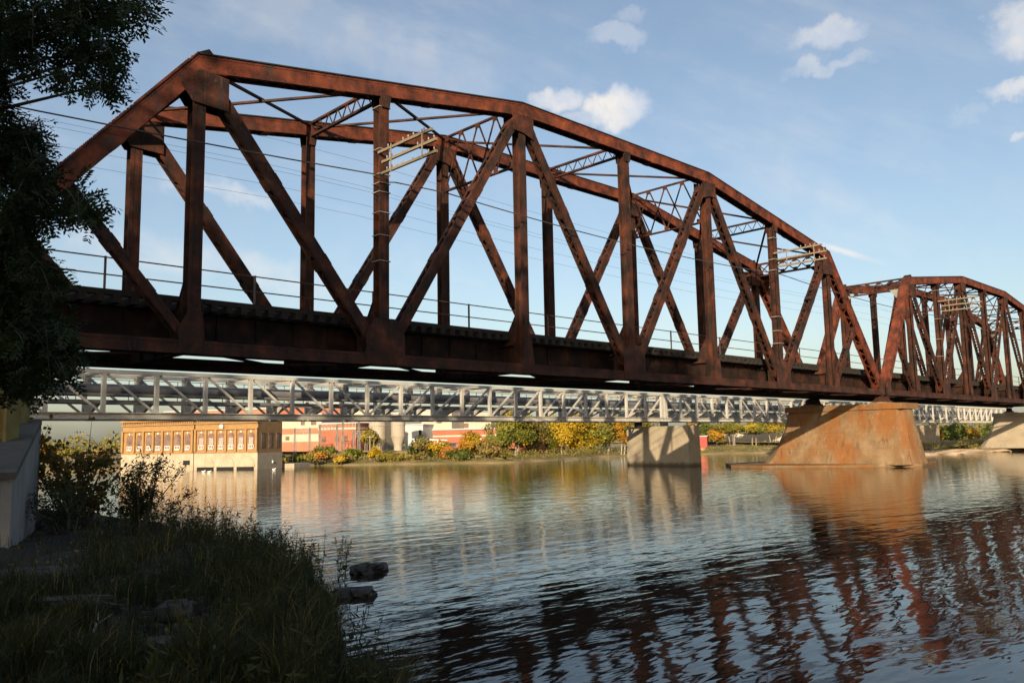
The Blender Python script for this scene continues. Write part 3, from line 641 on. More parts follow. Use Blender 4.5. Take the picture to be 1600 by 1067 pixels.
# ------------------------------------------------------------------ pale pipe bridge behind
WN, WF, WB, WT = 18.2, 21.06, 3.845, 6.34  # pipe bridge and its piers scaled about the camera to a farther depth
def pipe_span(x0, x1, n, label):
    root = empty('pipe_bridge_span', ((x0+x1)/2, 19.6, 0), label, 'bridge', 'pale steel pipe bridge spans')
    st = (x1-x0)/n; ms = M['silver']; x0 += .02; x1 -= .02
    for y in (WN, WF):
        mb = MB(); mb.box((x0, y, WB), (x1, y+.24, WB+.05)); mb.box((x0, y+.10, WB+.05), (x1, y+.14, WB+.29)); mb.box((x0, y, WB+.29), (x1, y+.24, WB+.34)); mb.build('bottom_chord', ms, root)
        mb = MB(); mb.box((x0, y, WT-.22), (x1, y+.24, WT-.02)); mb.build('top_chord', ms, root)
        for i in range(n+1):
            x = x0-.02+st*i; w = .10 if 0 < i < n else .18; x = min(max(x, x0+w+.01), x1-w-.01)
            mb = MB(); mb.box((x-w, y+.02, WB+.342), (x+w, y+.22, WT-.222)); mb.build('post', ms, root)
        for i in range(n):
            a, b = x0+st*i, x0+st*(i+1)
            p, q = ((a+.14, WT-.24), (b-.14, WB+.36)) if i < n/2 else ((b-.14, WT-.24), (a+.14, WB+.36))
            mb = MB(); mb.bar((p[0], y+.12, p[1]), (q[0], y+.12, q[1]), .10, .115); mb.build('diagonal', ms, root)
    for i in range(n+1):
        x = x0+st*i; x = min(max(x, x0+.12), x1-.12)
        mb = MB(); mb.box((x-.07, WN+.245, WB+.05), (x+.07, WF-.005, WB+.27)); mb.build('cross_beam', ms, root)
        mb = MB(); mb.box((x-.06, WN+.245, WT-.18), (x+.06, WF-.005, WT-.06)); mb.build('top_tie', M['pipe'], root)
        mb = MB(); mb.add([(x-.13, 19.03, 4.66),(x+.13, 19.03, 4.66),(x+.13, 21.03, 4.66),(x-.13, 21.03, 4.66),(x-.06, 20.18, 4.19),(x+.06, 20.18, 4.19),(x+.06, 21.03, 4.19),(x-.06, 21.03, 4.19)], [(0,1,2,3),(7,6,5,4),(0,4,5,1),(1,5,6,2),(2,6,7,3),(3,7,4,0)]); mb.build('bracket', ms, root)
        mb = MB(); mb.box((x-.07, 20.65, 5.69), (x+.13, 21.0, 6.09)); mb.build('hanger', M['pipe'], root)
    mb = MB(); mb.tube([(x0, 19.6, 5.385), (x1, 19.6, 5.385)], .285, 18, False); o = mb.build('main_pipe', M['pipe'], root, True)
    for i in range(n):
        mb = MB(); x = x0+st*(i+.62); mb.tube([(x-.05, 19.6, 5.385), (x+.05, 19.6, 5.385)], .315, 18); mb.build('pipe_collar', M['pipe'], o)
    mb = MB(); mb.tube([(x0, 19.08, 5.095), (x1, 19.08, 5.095)], .09, 10, False); mb.build('small_pipe', M['pipe'], root, True)
    for y in (18.72, 20.23):
        mb = MB(); mb.box((x0, y, 4.665), (x1, y+.12, 4.835)); mb.build('runner_beam', M['pipe'], root)
    mb = MB()
    for z in (5.75, 5.98): mb.tube([(x0, 20.5, z), (x1, 20.5, z)], .02, 5, False)
    for i in range(n*2): mb.box((x0+st*(i+.5)/2-.016, 20.485, 4.845), (x0+st*(i+.5)/2+.016, 20.515, 5.98))
    mb.build('hand_rail', M['pipe'], root)
pipe_span(-4.5, 58.15, 24, 'pale grey pipe bridge span reaching to the left bank')
pipe_span(58.25, 115.15, 22, 'pale pipe bridge span starting at the rectangular pier')
pipe_span(115.25, 156.9, 16, 'farthest pale pipe bridge span at the right')
def wpier(x, label, y0=15.28, y1=21.84, top=3.42):
    root = empty('pipe_bridge_pier', (x, 18.5, 0), label, 'pier', 'rectangular piers of the pipe bridge')
    mb = MB(); mb.extr([(x-.95,y0-.05),(x+.95,y0-.05),(x+.95,y1+.05),(x-.95,y1+.05)], -1.5, top, [(x-.85,y0),(x+.85,y0),(x+.85,y1),(x-.85,y1)]); mb.build('pier_body', M['conc_pale'], root)
    for y in (WN, WF):
        mb = MB(); mb.box((x-.36, y-.06, top+.004), (x+.36, y+.3, WB-.003)); mb.build('bearing', M['dark'], root)
wpier(58.2, 'square edged pale concrete pier with bridge shadow in mid river')
wpier(115.2, 'narrow pale concrete pier just behind the rust stained pier')

# ------------------------------------------------------------------ near abutment with the yellow steel column
def abutment():
    root = empty('abutment', (1, -6, .6), 'grey concrete abutment with sloping top at the left edge', 'abutment')
    a, b = Vector((2.41,-4.8)), Vector((.77,-9.55)); back = Vector((-5.2, 1.6))
    za, zb = 3.06, 2.0
    mb = MB(); P = [a, b, b+back, a+back]
    vs = [(p.x, p.y, -.4) for p in P]+[(a.x, a.y, za-.10), (b.x, b.y, zb-.10), ((b+back).x, (b+back).y, zb-.10), ((a+back).x, (a+back).y, za-.10)]
    mb.add(vs, [(0,3,2,1),(4,5,6,7),(0,1,5,4),(1,2,6,5),(2,3,7,6),(3,0,4,7)]); mb.build('wall', M['conc_grey'], root)
    mb = MB(); e = Vector((.03, -.01)); P = [a+Vector((.03,.08)), b+Vector((.03,-.06)), b+back+Vector((0,-.06)), a+back+Vector((0,.08))]; zs = [za, zb, zb, za]
    vs = [(p.x, p.y, z-.098) for p, z in zip(P, zs)]+[(p.x, p.y, z+.02) for p, z in zip(P, zs)]
    mb.add(vs, [(0,3,2,1),(4,5,6,7),(0,1,5,4),(1,2,6,5),(2,3,7,6),(3,0,4,7)]); mb.build('coping', M['conc_top'], root)
abutment()
def yellow_col(px, D, w, label, z0, z1):
    p = atd(px, 640, D); root = empty('steel_column', (p.x, p.y, z0), label, 'column', 'olive yellow steel columns on the abutment')
    d = Vector((_r.x, _r.y, 0)); f = Vector((_r.y*-1, _r.x, 0))
    for s in (-1, 1):
        mb = MB(); mb.obox((p.x+d.x*s*w/2, p.y+d.y*s*w/2, (z0+z1)/2), d*.03, f*.22, (0,0,(z1-z0)/2)); mb.build('flange', M['yellow'], root)
    mb = MB(); mb.obox((p.x, p.y, (z0+z1)/2), d*(w/2-.03), f*.02, (0,0,(z1-z0)/2)); mb.build('web', M['yellow'], root)
    mb = MB(); mb.obox((p.x, p.y, z0+.03), d*(w/2+.12), f*.3, (0,0,.03)); mb.build('base_plate', M['rust'], root)
yellow_col(4, 16.6, .38, 'olive yellow steel column at the left picture edge', 2.42, 5.2)
yellow_col(28, 18.2, .22, 'slimmer dark yellow column just right of the first one', 2.85, 5.2)

# ------------------------------------------------------------------ far bank buildings
PB = Vector((38.05, 54.62, 0)); PE = Vector((-.495, .869, 0)); PN = Vector((-.869, -.495, 0))  # far bank sized from image pixels, smaller and nearer than the real place
def loc(s, t, z, o=PB): return o + PE*s + PN*t + Vector((0,0,z))       # s along the wall to the left, t out of the wall
class LB(MB):                                                          # boxes in the wall's own axes
    def __init__(s, o=PB): super().__init__(); s.o = o
    def lbox(s, a, b):
        c = loc((a[0]+b[0])/2, (a[1]+b[1])/2, (a[2]+b[2])/2, s.o); s.obox(c, PE*((b[0]-a[0])/2), PN*((b[1]-a[1])/2), Vector((0,0,(b[2]-a[2])/2)))
    def lpoly(s, pts, t0, t1):
        n = len(pts); s.add([loc(x, t0, z, s.o) for x, z in pts]+[loc(x, t1, z, s.o) for x, z in pts], [tuple(range(n)), tuple(range(2*n-1, n-1, -1))]+[(i, n+i, n+(i+1)%n, (i+1)%n) for i in range(n)])
def arch(s, w, z0, z1, n=8, grow=0):
    w = w/2+grow; zs = z1+grow-w; z0 = z0-grow*0
    return [(s-w, z0), (s+w, z0)]+[(s+w*math.cos(math.pi*i/n), zs+w*math.sin(math.pi*i/n)) for i in range(n+1)]
def powerhouse():
    root = empty('powerhouse', tuple(loc(7, -3, 0)), 'buff brick powerhouse with arched windows standing in the water', 'building')
    def block(s0, s1, t, depth, wins, ww, top=5.35):
        m = LB(); m.lbox((s0, t-depth, 1.72), (s1, t, top)); m.build('brick_wall', M['brick'], root)
        m = LB(); m.lbox((s0-.04, t-depth-.04, -.9), (s1+.04, t+.06, 1.70)); st = m.build('stone_base', M['stone'], root)
        m = LB(); m.lbox((s0-.03, t-.02, 1.725), (s1+.03, t+.09, 1.86)); m.lbox((s0-.03, t-.02, 4.12), (s1+.03, t+.23, 4.24)); m.lbox((s0-.05, t-.02, 4.75), (s1+.05, t+.20, 4.88)); m.lbox((s0-.08, t-.02, 5.15), (s1+.08, t+.32, 5.38))
        k = int((s1-s0)/.22)
        for i in range(k): q = s0+(s1-s0)*(i+.5)/k; m.lbox((q-.05, t+.005, 4.90), (q+.05, t+.10, 5.13))
        m.build('cornice', M['brick'], root)
        for i in range(len(wins)+1):
            a = s0+.10 if i == 0 else (wins[i-1]+wins[i])/2 if i < len(wins) else s1-.10
            m = LB(); m.lbox((a-.12, t+.002, 1.87), (a+.12, t+.20, 4.11)); m.build('pilaster', M['brick'], root)
        for i, s in enumerate(wins):                         # sunk bay of darker brick behind each window
            a = s0+.22 if i == 0 else (wins[i-1]+s)/2+.12; b = s1-.22 if i == len(wins)-1 else (wins[i+1]+s)/2-.12
            m = LB(); m.lbox((a, t+.001, 1.93), (b, t+.012, 4.05)); m.build('bay_panel', M['brick'], root)
        for s in wins:
            m = LB(); m.lpoly(arch(s, ww, 2.15, 3.72, 8, .10), t+.014, t+.05); w = m.build('window', M['brick_trim'], root)
            m = LB(); m.lpoly(arch(s, ww*1.08, 2.08, 3.76), t+.03, t+.065); m.build('pane', M['glass'], w)
            m = LB(); m.lbox((s-ww/2, t+.055, 2.10), (s+ww/2, t+.12, 2.19)); m.lbox((s-ww/2, t+.055, 2.52), (s+ww/2, t+.085, 2.57))
            for q in (-.5, -.17, .17, .5): m.lbox((s+q*ww-.022, t+.055, 2.19), (s+q*ww+.022, t+.085, 2.52))
            m.build('window_frame', M['whitewood'], w)
            m = LB(); m.lbox((s-.06, t+.045, 3.80), (s+.06, t+.10, 3.98)); m.build('keystone', M['whitewood'], w)
        m = LB(); m.lbox((s0+.1, t-depth+.1, top+.002), (s1-.1, t-.1, top+.10)); m.build('roof', M['tar'], root)
        return st
    wr = [.75+1.20*i for i in range(6)]
    st = block(0, 7.55, 0, 4.6, wr, .58)
    m = LB()
    for s in (1.35, 3.75, 6.15):
        m.lpoly([(s-1.08, .28), (s+1.08, .28)]+[(s+1.08*math.cos(math.pi*i/10), .32+1.12*math.sin(math.pi*i/10)) for i in range(11)], .065, .14)
    m.build('arch_panel', M['stone'], st)
    for s in (1.35, 3.75, 6.15):
        m = LB(); m.lbox((s-1.0, .066, -.3), (s+1.0, .16, .26)); m.build('tailrace_opening', M['dark'], st)
    # lattice of pale glazing bars over the right hand windows
    for s in wr:
        m = LB()
        for z in (2.75, 2.95, 3.15): m.lbox((s-.28, .066, z-.012), (s+.28, .078, z+.012))
        for q in (-.2, -.07, .07, .2): m.lbox((s+q-.012, .066, 2.57), (s+q+.012, .078, 3.32))
        m.build('glazing_bars', M['whitewood'], root)
    m = LB(); c = loc(4.25, .13, 4.45); m.tube([c, c+PN*.10], .26, 16); m.build('wall_emblem', M['greywall'], root)
    block(7.65, 9.05, .12, 4.5, [8.35], .52)
    block(9.15, 14.4, -.35, 4.1, [10.0, 11.25, 12.45, 13.6], .62)
    block(14.5, 17.6, -.9, 3.6, [15.3, 16.6], .6)
    m = LB(); m.lbox((8.0, .19, .55), (8.8, .24, 1.0)); m.build('sluice_door', M['dark'], root)
    # side wall windows towards the right
    m = LB(); side = []
    for t in (-.9, -2.3, -3.7):
        c = loc(-.012, t, 2.9); m = LB(); m.obox(c, PE*.03, PN*.27, (0,0,.72)); m.build('side_window', M['glass'], root)
        m = LB(); m.obox(loc(-.03, t, 3.7), PE*.03, PN*.36, (0,0,.06)); m.build('lintel', M['brick_trim'], root)
powerhouse()
def box_at(name, px0, px1, ytop, D, depth, matl, label, cat='building', zb=.9, group=None, bands=(), wins=(), roof=True, d_in=0):
    o = atd(px1, 700, D); o.z = 0
    lo, hi = 0, 80                                              # walk left along the wall until px0 is reached
    for _ in range(40):
        mid = (lo+hi)/2; q = o+PE*mid; v = q-CAM; x = 800+FPX*v.dot(_r2)/v.dot(_fw)
        if x > px0: lo = mid
        else: hi = mid
    w = lo; pm = o+PE*w/2; dm = (pm-CAM).dot(_fw); zt = atd((px0+px1)/2, ytop, dm).z
    root = empty(name, tuple(pm-PN*depth/2), label, cat, group)
    m = LB(o); m.lbox((0,-depth,zb-.8), (w,0,zt)); m.build('wall', matl, root)
    pz = lambda y: atd((px0+px1)/2, y, dm).z
    for (y0, y1, mk) in bands:
        m = LB(o); m.lbox((-.02,-depth-.02,pz(y1)), (w+.02,.05,pz(y0))); m.build('band', M[mk], root)
    for (x0, x1, y0, y1, mk) in wins:
        f = lambda x: w*(px1-x)/(px1-px0); m = LB(o); m.lbox((f(x1),-.1,pz(y1)), (f(x0),.08,pz(y0))); m.build('window', M[mk], root)
    if roof: m = LB(o); m.lbox((-.12,-depth-.12,zt+.002), (w+.12,.14,zt+.16)); m.build('roof_edge', M['greywall'], root)
    return root, o, w, zt
box_at('factory_hall', 255, 432, 641, 124, 10, M['salmon'], 'long salmon brick hall seen through the pipe bridge')
box_at('factory_hall', 425, 532, 632, 121, 10, M['redbrick'], 'tall red brick hall behind the striped factory')
box_at('striped_factory', 438, 502, 648, 113, 7, M['cream'], 'cream factory with salmon bands right of the powerhouse', bands=[(669,678,'salmon'), (690,712,'salmon')], wins=[(446,452,681,687,'glass'), (470,476,656,664,'glass'), (486,494,656,664,'glass')])
box_at('brick_workshop', 497, 556, 662, 110, 5, M['redbrick'], 'red brick workshop behind the substation frames', bands=[(668,671,'cream')], wins=[(503,509,681,690,'glass'), (524,530,681,690,'glass'), (538,543,681,690,'glass')])
box_at('cream_tower_block', 545, 592, 642, 122, 7, M['cream'], 'cream block standing behind the concrete silos', wins=[(552,556,664,676,'glass'), (560,564,664,676,'glass')])
box_at('grey_shed', 633, 661, 664, 121, 6, M['greywall'], 'pale grey shed between silos and cream hall', wins=[(655,659,672,690,'dark')])
box_at('cream_hall', 659, 706, 641, 124, 9, M['cream'], 'tall cream hall right of the silos', wins=[(683,691,655,661,'glass')])
box_at('cream_hall', 703, 768, 647, 128, 9, M['cream'], 'lower cream hall behind the long red brick building', wins=[(725,733,661,668,'glass')])
box_at('long_brick_building', 677, 862, 670, 113, 8, M['redbrick'], 'long low red brick building behind yellow trees', bands=[(678.5,681,'cream')], wins=[(740,742.5,684,688,'white'), (744,746.5,684,688,'white'), (748,750.5,684,688,'white'), (752,754.5,684,688,'white')])
box_at('loading_dock', 655, 700, 694, 108, 3, M['white'], 'low white dock in front of the red brick building', wins=[(660,694,697,702,'dark')])
box_at('long_white_wall', 1130, 1236, 676, 134, 4, M['cream'], 'long pale wall behind the trees near the big pier')
box_at('white_shed', 1073, 1083, 684, 128, 3, M['white'], 'small white shed beside the mid river pier')
box_at('red_container', 1094, 1105, 682, 127, 2.4, M['redpaint'], 'small red container on the far bank', 'container')
box_at('concrete_outfall', 1075, 1102, 700, 122, 2, M['signorange'], 'low orange tinted concrete outfall at the waterline', 'outfall', .4, wins=[(1083,1096,702.5,706,'dark')], roof=False)
def silo(px, wpx, ytop, yneck, wneck, D, label):
    b = atd(px, 712, D); b.z = .8; r = wpx/2*D/FPX; rn = wneck/2*D/FPX; zt = atd(px, ytop, D).z-.8; zn = atd(px, yneck, D).z-.8
    root = empty('concrete_silo', tuple(b), label, 'silo', 'concrete silos')
    mb = MB(); mb.lathe(b, [(rn*1.15,-.5),(rn,.3),(rn,zn-1.1),(r,zn),(r,zt)], 24); mb.build('silo_body', M['silo'], root, False)
    mb = MB()
    for z in (zn+.05, (zn+zt)/2): mb.lathe(b, [(r+.01,z),(r+.06,z+.02),(r+.06,z+.14),(r+.01,z+.16)], 24)
    mb.build('ring', M['silo'], root); mb = MB(); mb.lathe(b, [(r+.05,zt+.003),(r+.05,zt+.18)], 24); mb.build('cap', M['greywall'], root)
silo(590, 27, 646, 686, 19, 112, 'left and wider of the two concrete silos'); silo(622, 22, 646, 683, 13, 112, 'right and slimmer of the two concrete silos')
# substation gantries
def gantry(px, D, wpx, ytop, label):
    b = atd(px, 712, D); b.z = .9; w = wpx/2*D/FPX; zt = atd(px, ytop, D).z; root = empty('substation_gantry', tuple(b), label, 'gantry', 'substation gantry frames')
    for s in (-1, 1):
        mb = MB(); p = b+PE*s*w; q = Vector((p.x, p.y, zt))
        for (a, c) in ((-1,-1),(1,-1),(1,1),(-1,1)):
            o = PE*a*.16+PN*c*.16; mb.bar(p+o, q+o*.4, .05, .05)
        for i in range(8):
            z0, z1 = .9+(zt-.9)*i/8, .9+(zt-.9)*(i+1)/8; f = lambda z: 1-.6*(z-.9)/(zt-.9); k = 1 if i % 2 else -1
            mb.bar((p.x+PE.x*.16*k*f(z0)+PN.x*.16, p.y+PE.y*.16*k*f(z0)+PN.y*.16, z0), (p.x-PE.x*.16*k*f(z1)+PN.x*.16, p.y-PE.y*.16*k*f(z1)+PN.y*.16, z1), .035, .035)
        mb.build('tower', M['galv'], root)
    mb = MB(); A = b+PE*w; B = b-PE*w
    for z in (zt-.1, zt-.4): mb.bar((A.x, A.y, z), (B.x, B.y, z), .05, .05)
    for i in range(8): P = A+(B-A)*(i/8); Q = A+(B-A)*((i+1)/8); mb.bar((P.x, P.y, zt-.1 if i % 2 else zt-.4), (Q.x, Q.y, zt-.4 if i % 2 else zt-.1), .035, .035)
    for i in range(1, 5): P = A+(B-A)*(i/5); mb.tube([(P.x, P.y, zt-.4), (P.x, P.y, zt-.9)], .06, 6)
    mb.build('beam', M['galv'], root)
gantry(472, 104, 26, 668, 'substation gantry nearest the powerhouse'); gantry(513, 103, 30, 662, 'second substation gantry before the brick workshop'); gantry(548, 103, 28, 656, 'tallest substation gantry beside the silos'); gantry(562, 106, 22, 672, 'short substation gantry just left of the silos')
# white trestle
b = atd(664, 707, 106); b.z = .9; root = empty('white_trestle', tuple(b), 'white steel trestle right of the silos', 'trestle')
A = atd(637, 0, 106); Bq = atd(692, 0, 106); zA, zB = atd(640, 686, 106).z, atd(690, 688, 106).z
mb = MB(); mb.bar((A.x,A.y,zA), (Bq.x,Bq.y,zB), .3, .12); mb.bar((A.x,A.y,zA-.45), (Bq.x,Bq.y,zB-.45), .3, .12); mb.build('deck_beam', M['white'], root)
for i in range(9):
    p = A.lerp(Bq, i/8); z = zA+(zB-zA)*i/8; mb = MB(); mb.box((p.x-.05,p.y-.05,z-.41), (p.x+.05,p.y+.05,z-.05)); mb.build('baluster', M['white'], root)
for i in (0, 2, 4, 8):
    p = A.lerp(Bq, i/8); z = zA+(zB-zA)*i/8; mb = MB(); mb.box((p.x-.07,p.y-.07,.4), (p.x+.07,p.y+.07,z-.5)); mb.build('leg', M['white'], root)
# poles, signs, small bank things
def pole(px, D, ytop, r, matl, name, label, cat, zb=.6):
    p = atd(px, 700, D); zt = atd(px, ytop, D).z; mb = MB(); mb.tube([(p.x,p.y,zb-.4),(p.x,p.y,zt)], [r, r*.7], 8); root = empty(name, (p.x,p.y,zb), label, cat); mb.build('shaft', M[matl], root); return root, p, zt
root, p, zt = pole(1089, 126, 662, .09, 'palebark', 'utility_pole', 'pale utility pole between white shed and red container', 'pole')
mb = MB(); mb.bar((p.x,p.y,zt-.4), (p.x+_r.x*.8,p.y+_r.y*.8,zt-.25), .06, .06); mb.build('lamp_arm', M['galv'], root)
root, p, zt = pole(578, 98, 680, .06, 'palebark', 'utility_pole', 'thin pale pole in front of the left silo', 'pole')
mb = MB(); mb.bar(p+Vector((0,0,zt-p.z-.2))-_r*.4, p+Vector((0,0,zt-p.z-.2))+_r*.4, .05, .05); mb.build('crossbar', M['palebark'], root)
root, p, zt = pole(422.5, 88, 727, .03, 'galv', 'warning_sign', 'white diamond warning sign on the bank right of the powerhouse', 'sign', .5)
c = atd(422.5, 721, 88); e = Vector((_r.x,_r.y,0)); mb = MB(); d = .33; nrm = Vector((-_fw.x,-_fw.y,0)).normalized()*.02
mb.add([c+e*d+nrm, c+Vector((0,0,d*1.25))+nrm, c-e*d+nrm, c-Vector((0,0,d*1.25))+nrm, c+e*d-nrm, c+Vector((0,0,d*1.25))-nrm, c-e*d-nrm, c-Vector((0,0,d*1.25))-nrm], [(0,1,2,3),(7,6,5,4),(0,4,5,1),(1,5,6,2),(2,6,7,3),(3,7,4,0)]); mb.build('sign_plate', M['white'], root)
mb = MB(); mb.tube([(p.x,p.y,.3), c-nrm*1.6], .03, 6); mb.build('sign_post', M['galv'], root)
# bank wall with railing right of the powerhouse
o = atd(455, 730, 89.5); o.z = 0; root = empty('quay_wall', tuple(o), 'low stone quay wall with railing beside the powerhouse', 'wall')
m = LB(o); m.lbox((0,-4,-.6), (4.6,-.6,.42)); m.build('wall', M['stone'], root)
m = LB(o)
for i in range(9): m.lbox((.2+i*.52,-.66,.42), (.24+i*.52,-.62,1.3))
for z in (.85, 1.28): m.lbox((.1,-.655,z), (4.5,-.625,z+.035))
m.build('railing', M['wire'], root)
# white birds resting on the water
for i, (px, py) in enumerate(((318, 737), (327, 737.5), (428, 733.5))):
    c = atz(px, py, 0); root = empty('gull', tuple(c), ('left of two white gulls floating before the powerhouse arches', 'right of two white gulls floating before the powerhouse arches', 'white gull floating near the diamond sign')[i], 'gull', 'white gulls on the water')
    mb = MB(); d = Vector((_r.x, _r.y, 0)); mb.tube([c-d*.20+Vector((0,0,.09)), c-d*.12+Vector((0,0,.05)), c+Vector((0,0,.04)), c+d*.10+Vector((0,0,.06)), c+d*.14+Vector((0,0,.12)), c+d*.18+Vector((0,0,.13)), c+d*.23+Vector((0,0,.12))], [.01,.045,.065,.055,.03,.033,.007], 8); mb.build('body', M['white'], root, True)

# ------------------------------------------------------------------ rocks
def rock(name, c, sx, sy, sz, matl, label, cat='rock', group=None, seed=0, rot=0, flat=.0):
    r = np.random.default_rng(seed+11); mb = MB(); n, k = 22, 14; amp = .46
    ph = r.uniform(0, 6.28, 12)
    def rad(t, p):
        v = 1+amp*(math.sin(2*t+ph[0])*math.cos(p+ph[1])*.6+math.sin(3*t+ph[2]+2*p)*.4+.35*math.sin(5*t+ph[3])*math.cos(3*p+ph[4])+.25*math.sin(8*t+4*p+ph[5]))
        return v
    for i in range(k+1):
        p = -math.pi/2+math.pi*i/k
        for j in range(n):
            t = 2*math.pi*j/n; q = rad(t, p)*(1+r.uniform(-.07,.07)); x, y, z = math.cos(p)*math.cos(t)*q, math.cos(p)*math.sin(t)*q, math.sin(p)*q
            f = lambda v: math.copysign(abs(v)**.9, v)
            x, y, z = f(x)*sx, f(y)*sy, f(z)*sz
            if z > sz*.7: z = sz*.7+(z-sz*.7)*.3
            mb.v.append((c[0]+x*math.cos(rot)-y*math.sin(rot), c[1]+x*math.sin(rot)+y*math.cos(rot), c[2]+z))
    for i in range(k):
        for j in range(n): mb.f.append((i*n+j, i*n+(j+1)%n, (i+1)*n+(j+1)%n, (i+1)*n+j))
    return tag(mb.build(name, matl), label, cat, group)
def on_bank(px, py, z=.7):
    p = atz(px, py, z)
    for _ in range(4): z = near_z(p.x, p.y); p = atz(px, py, max(z, 0))
    return p
g = 'rocks on the near bank'
for i, (px, py, sx, sy, sz, rot, mk, lab) in enumerate((
    (574, 893, .40, .24, .17, .5, 'wetrock', 'dark wet boulder farthest out at the water edge'),
    (556, 930, .27, .25, .13, -.4, 'wetrock', 'dark wet rock half under grass at the water edge'),
    (75, 946, .75, .20, .10, -.75, 'rock', 'long pale slab of rock lying in the shaded grass'),
    (278, 958, .27, .19, .14, -.5, 'rock', 'rounded pale rock among the foreground grass'),
    (306, 946, .14, .12, .10, .5, 'rock', 'small rock touching the rounded pale rock'),
    (250, 1016, .17, .13, .12, .3, 'rock', 'small square pale stone nearest the camera'),
    (76, 822, .50, .42, .34, .2, 'wetrock', 'dark boulder at the foot of the abutment'),
    (64, 896, .9, .40, .06, -.9, 'rock', 'flat concrete slab in front of the abutment'),
    (236, 902, .30, .22, .10, .1, 'rock', 'low flat stone near the middle of the grass'))):
    p = on_bank(px, py); rock('bank_rock', (p.x, p.y, max(p.z, -.02)+sz*.15), sx, sy, sz, M[mk], lab, 'rock', g, i*3, rot)
# pebbles on the bare patch
mb = MB(); r = np.random.default_rng(3)
for i in range(420):
    px, py = r.normal(250, 90), r.normal(985, 40); p = on_bank(px, min(py, 1120)); s = r.uniform(.01, .035)
    mb.obox((p.x, p.y, p.z+s*.3), Vector((s,s*.3,0)), Vector((-s*.3,s*.8,0)), (0,0,s*.5))
tag(mb.build('pebbles', M['rock']), 'scattered pebbles on the bare soil patch', 'pebbles', kind='stuff')
# riprap on the far bank and the ledge at the right
for i, od in enumerate('first second third fourth fifth sixth seventh eighth ninth tenth eleventh twelfth thirteenth fourteenth'.split()):
    px = 1092+i*9.6; p = atz(px, 707, 0); D = (p-CAM).dot(_fw)+1.0+(i*37 % 11)*.2; c = atd(px, 700, D); z = .22+.2*((i*53) % 7)/7
    rock('riprap_stone', (c.x, c.y, z), .55+.35*((i*29) % 5)/5, .5, .34+.18*((i*17) % 4)/4, M['ledge'], '%s tan riprap stone from the left, on the bank between the two piers' % od, 'stone', 'riprap stones on the far bank', i, i)
for i, (px, py, sx, sy, sz, lab) in enumerate(((1500, 703, 4.6, 1.7, .45, 'broad tan rock ledge before the right hand pier'), (1565, 700, 4.2, 2.2, .8, 'higher tan rock shelf under the right hand pier'), (1462, 706, 2.6, .9, .30, 'low flat rock ledge right of the big pier'), (1590, 693, 5.0, 3.0, 1.3, 'tan rock mound at the right picture edge'))):
    p = atz(px, py+4, 0); rock('rock_ledge', (p.x, p.y, 0), sx, sy, sz, M['ledge'], lab, 'ledge', 'rock ledges at the right', 40+i, -.75)

# ------------------------------------------------------------------ vegetation
def leaf_quads(P, size, aspect, r, droop=0.0, up=.25, out=None):
    """one folded diamond per point"""
    n = len(P); d = r.normal(size=(n,3)); d[:,2] -= droop; d /= np.linalg.norm(d, axis=1)[:,None]
    a = r.normal(size=(n,3)); a[:,2] += up; w = np.cross(d, a); w /= np.linalg.norm(w, axis=1)[:,None]
    if out is not None:                                     # blades turned roughly out of the crown
        nn = out+r.normal(size=(n,3))*.55; nn /= np.linalg.norm(nn, axis=1)[:,None]; d = np.cross(nn, a); d /= np.linalg.norm(d, axis=1)[:,None]; w = np.cross(nn, d)
    s = (size*r.uniform(.65,1.3,n))[:,None]
    V = np.stack([P, P+d*s*.5+w*s*aspect*.5, P+d*s, P+d*s*.5-w*s*aspect*.5], 1).reshape(-1,3)
    return V, np.arange(4*n).reshape(-1,4)
def crown_points(c, rx, ry, rz, lobes, n, r, lob=.5, low=-.75):
    cs = []
    for i in range(lobes):
        while True:
            u = r.uniform(-1,1,3)
            if u@u < 1 and u[2] > low: break
        u = u/max(1e-6, np.linalg.norm(u))*r.uniform(.25,.82); cs.append((u*np.array([rx,ry,rz]), r.uniform(.55,1.15)))
    pts = []
    for (cc, q) in cs:
        m = int(n/lobes*q*q)+8; d = r.normal(size=(m,3)); d /= np.linalg.norm(d,axis=1)[:,None]
        rad = r.uniform(.25,1,m)**.5; pts.append(cc+d*rad[:,None]*np.array([rx,ry,rz])*lob*q*r.uniform(.85,1.1,m)[:,None])
    return np.concatenate(pts)+np.array(c), [np.array(c)+x[0] for x in cs]
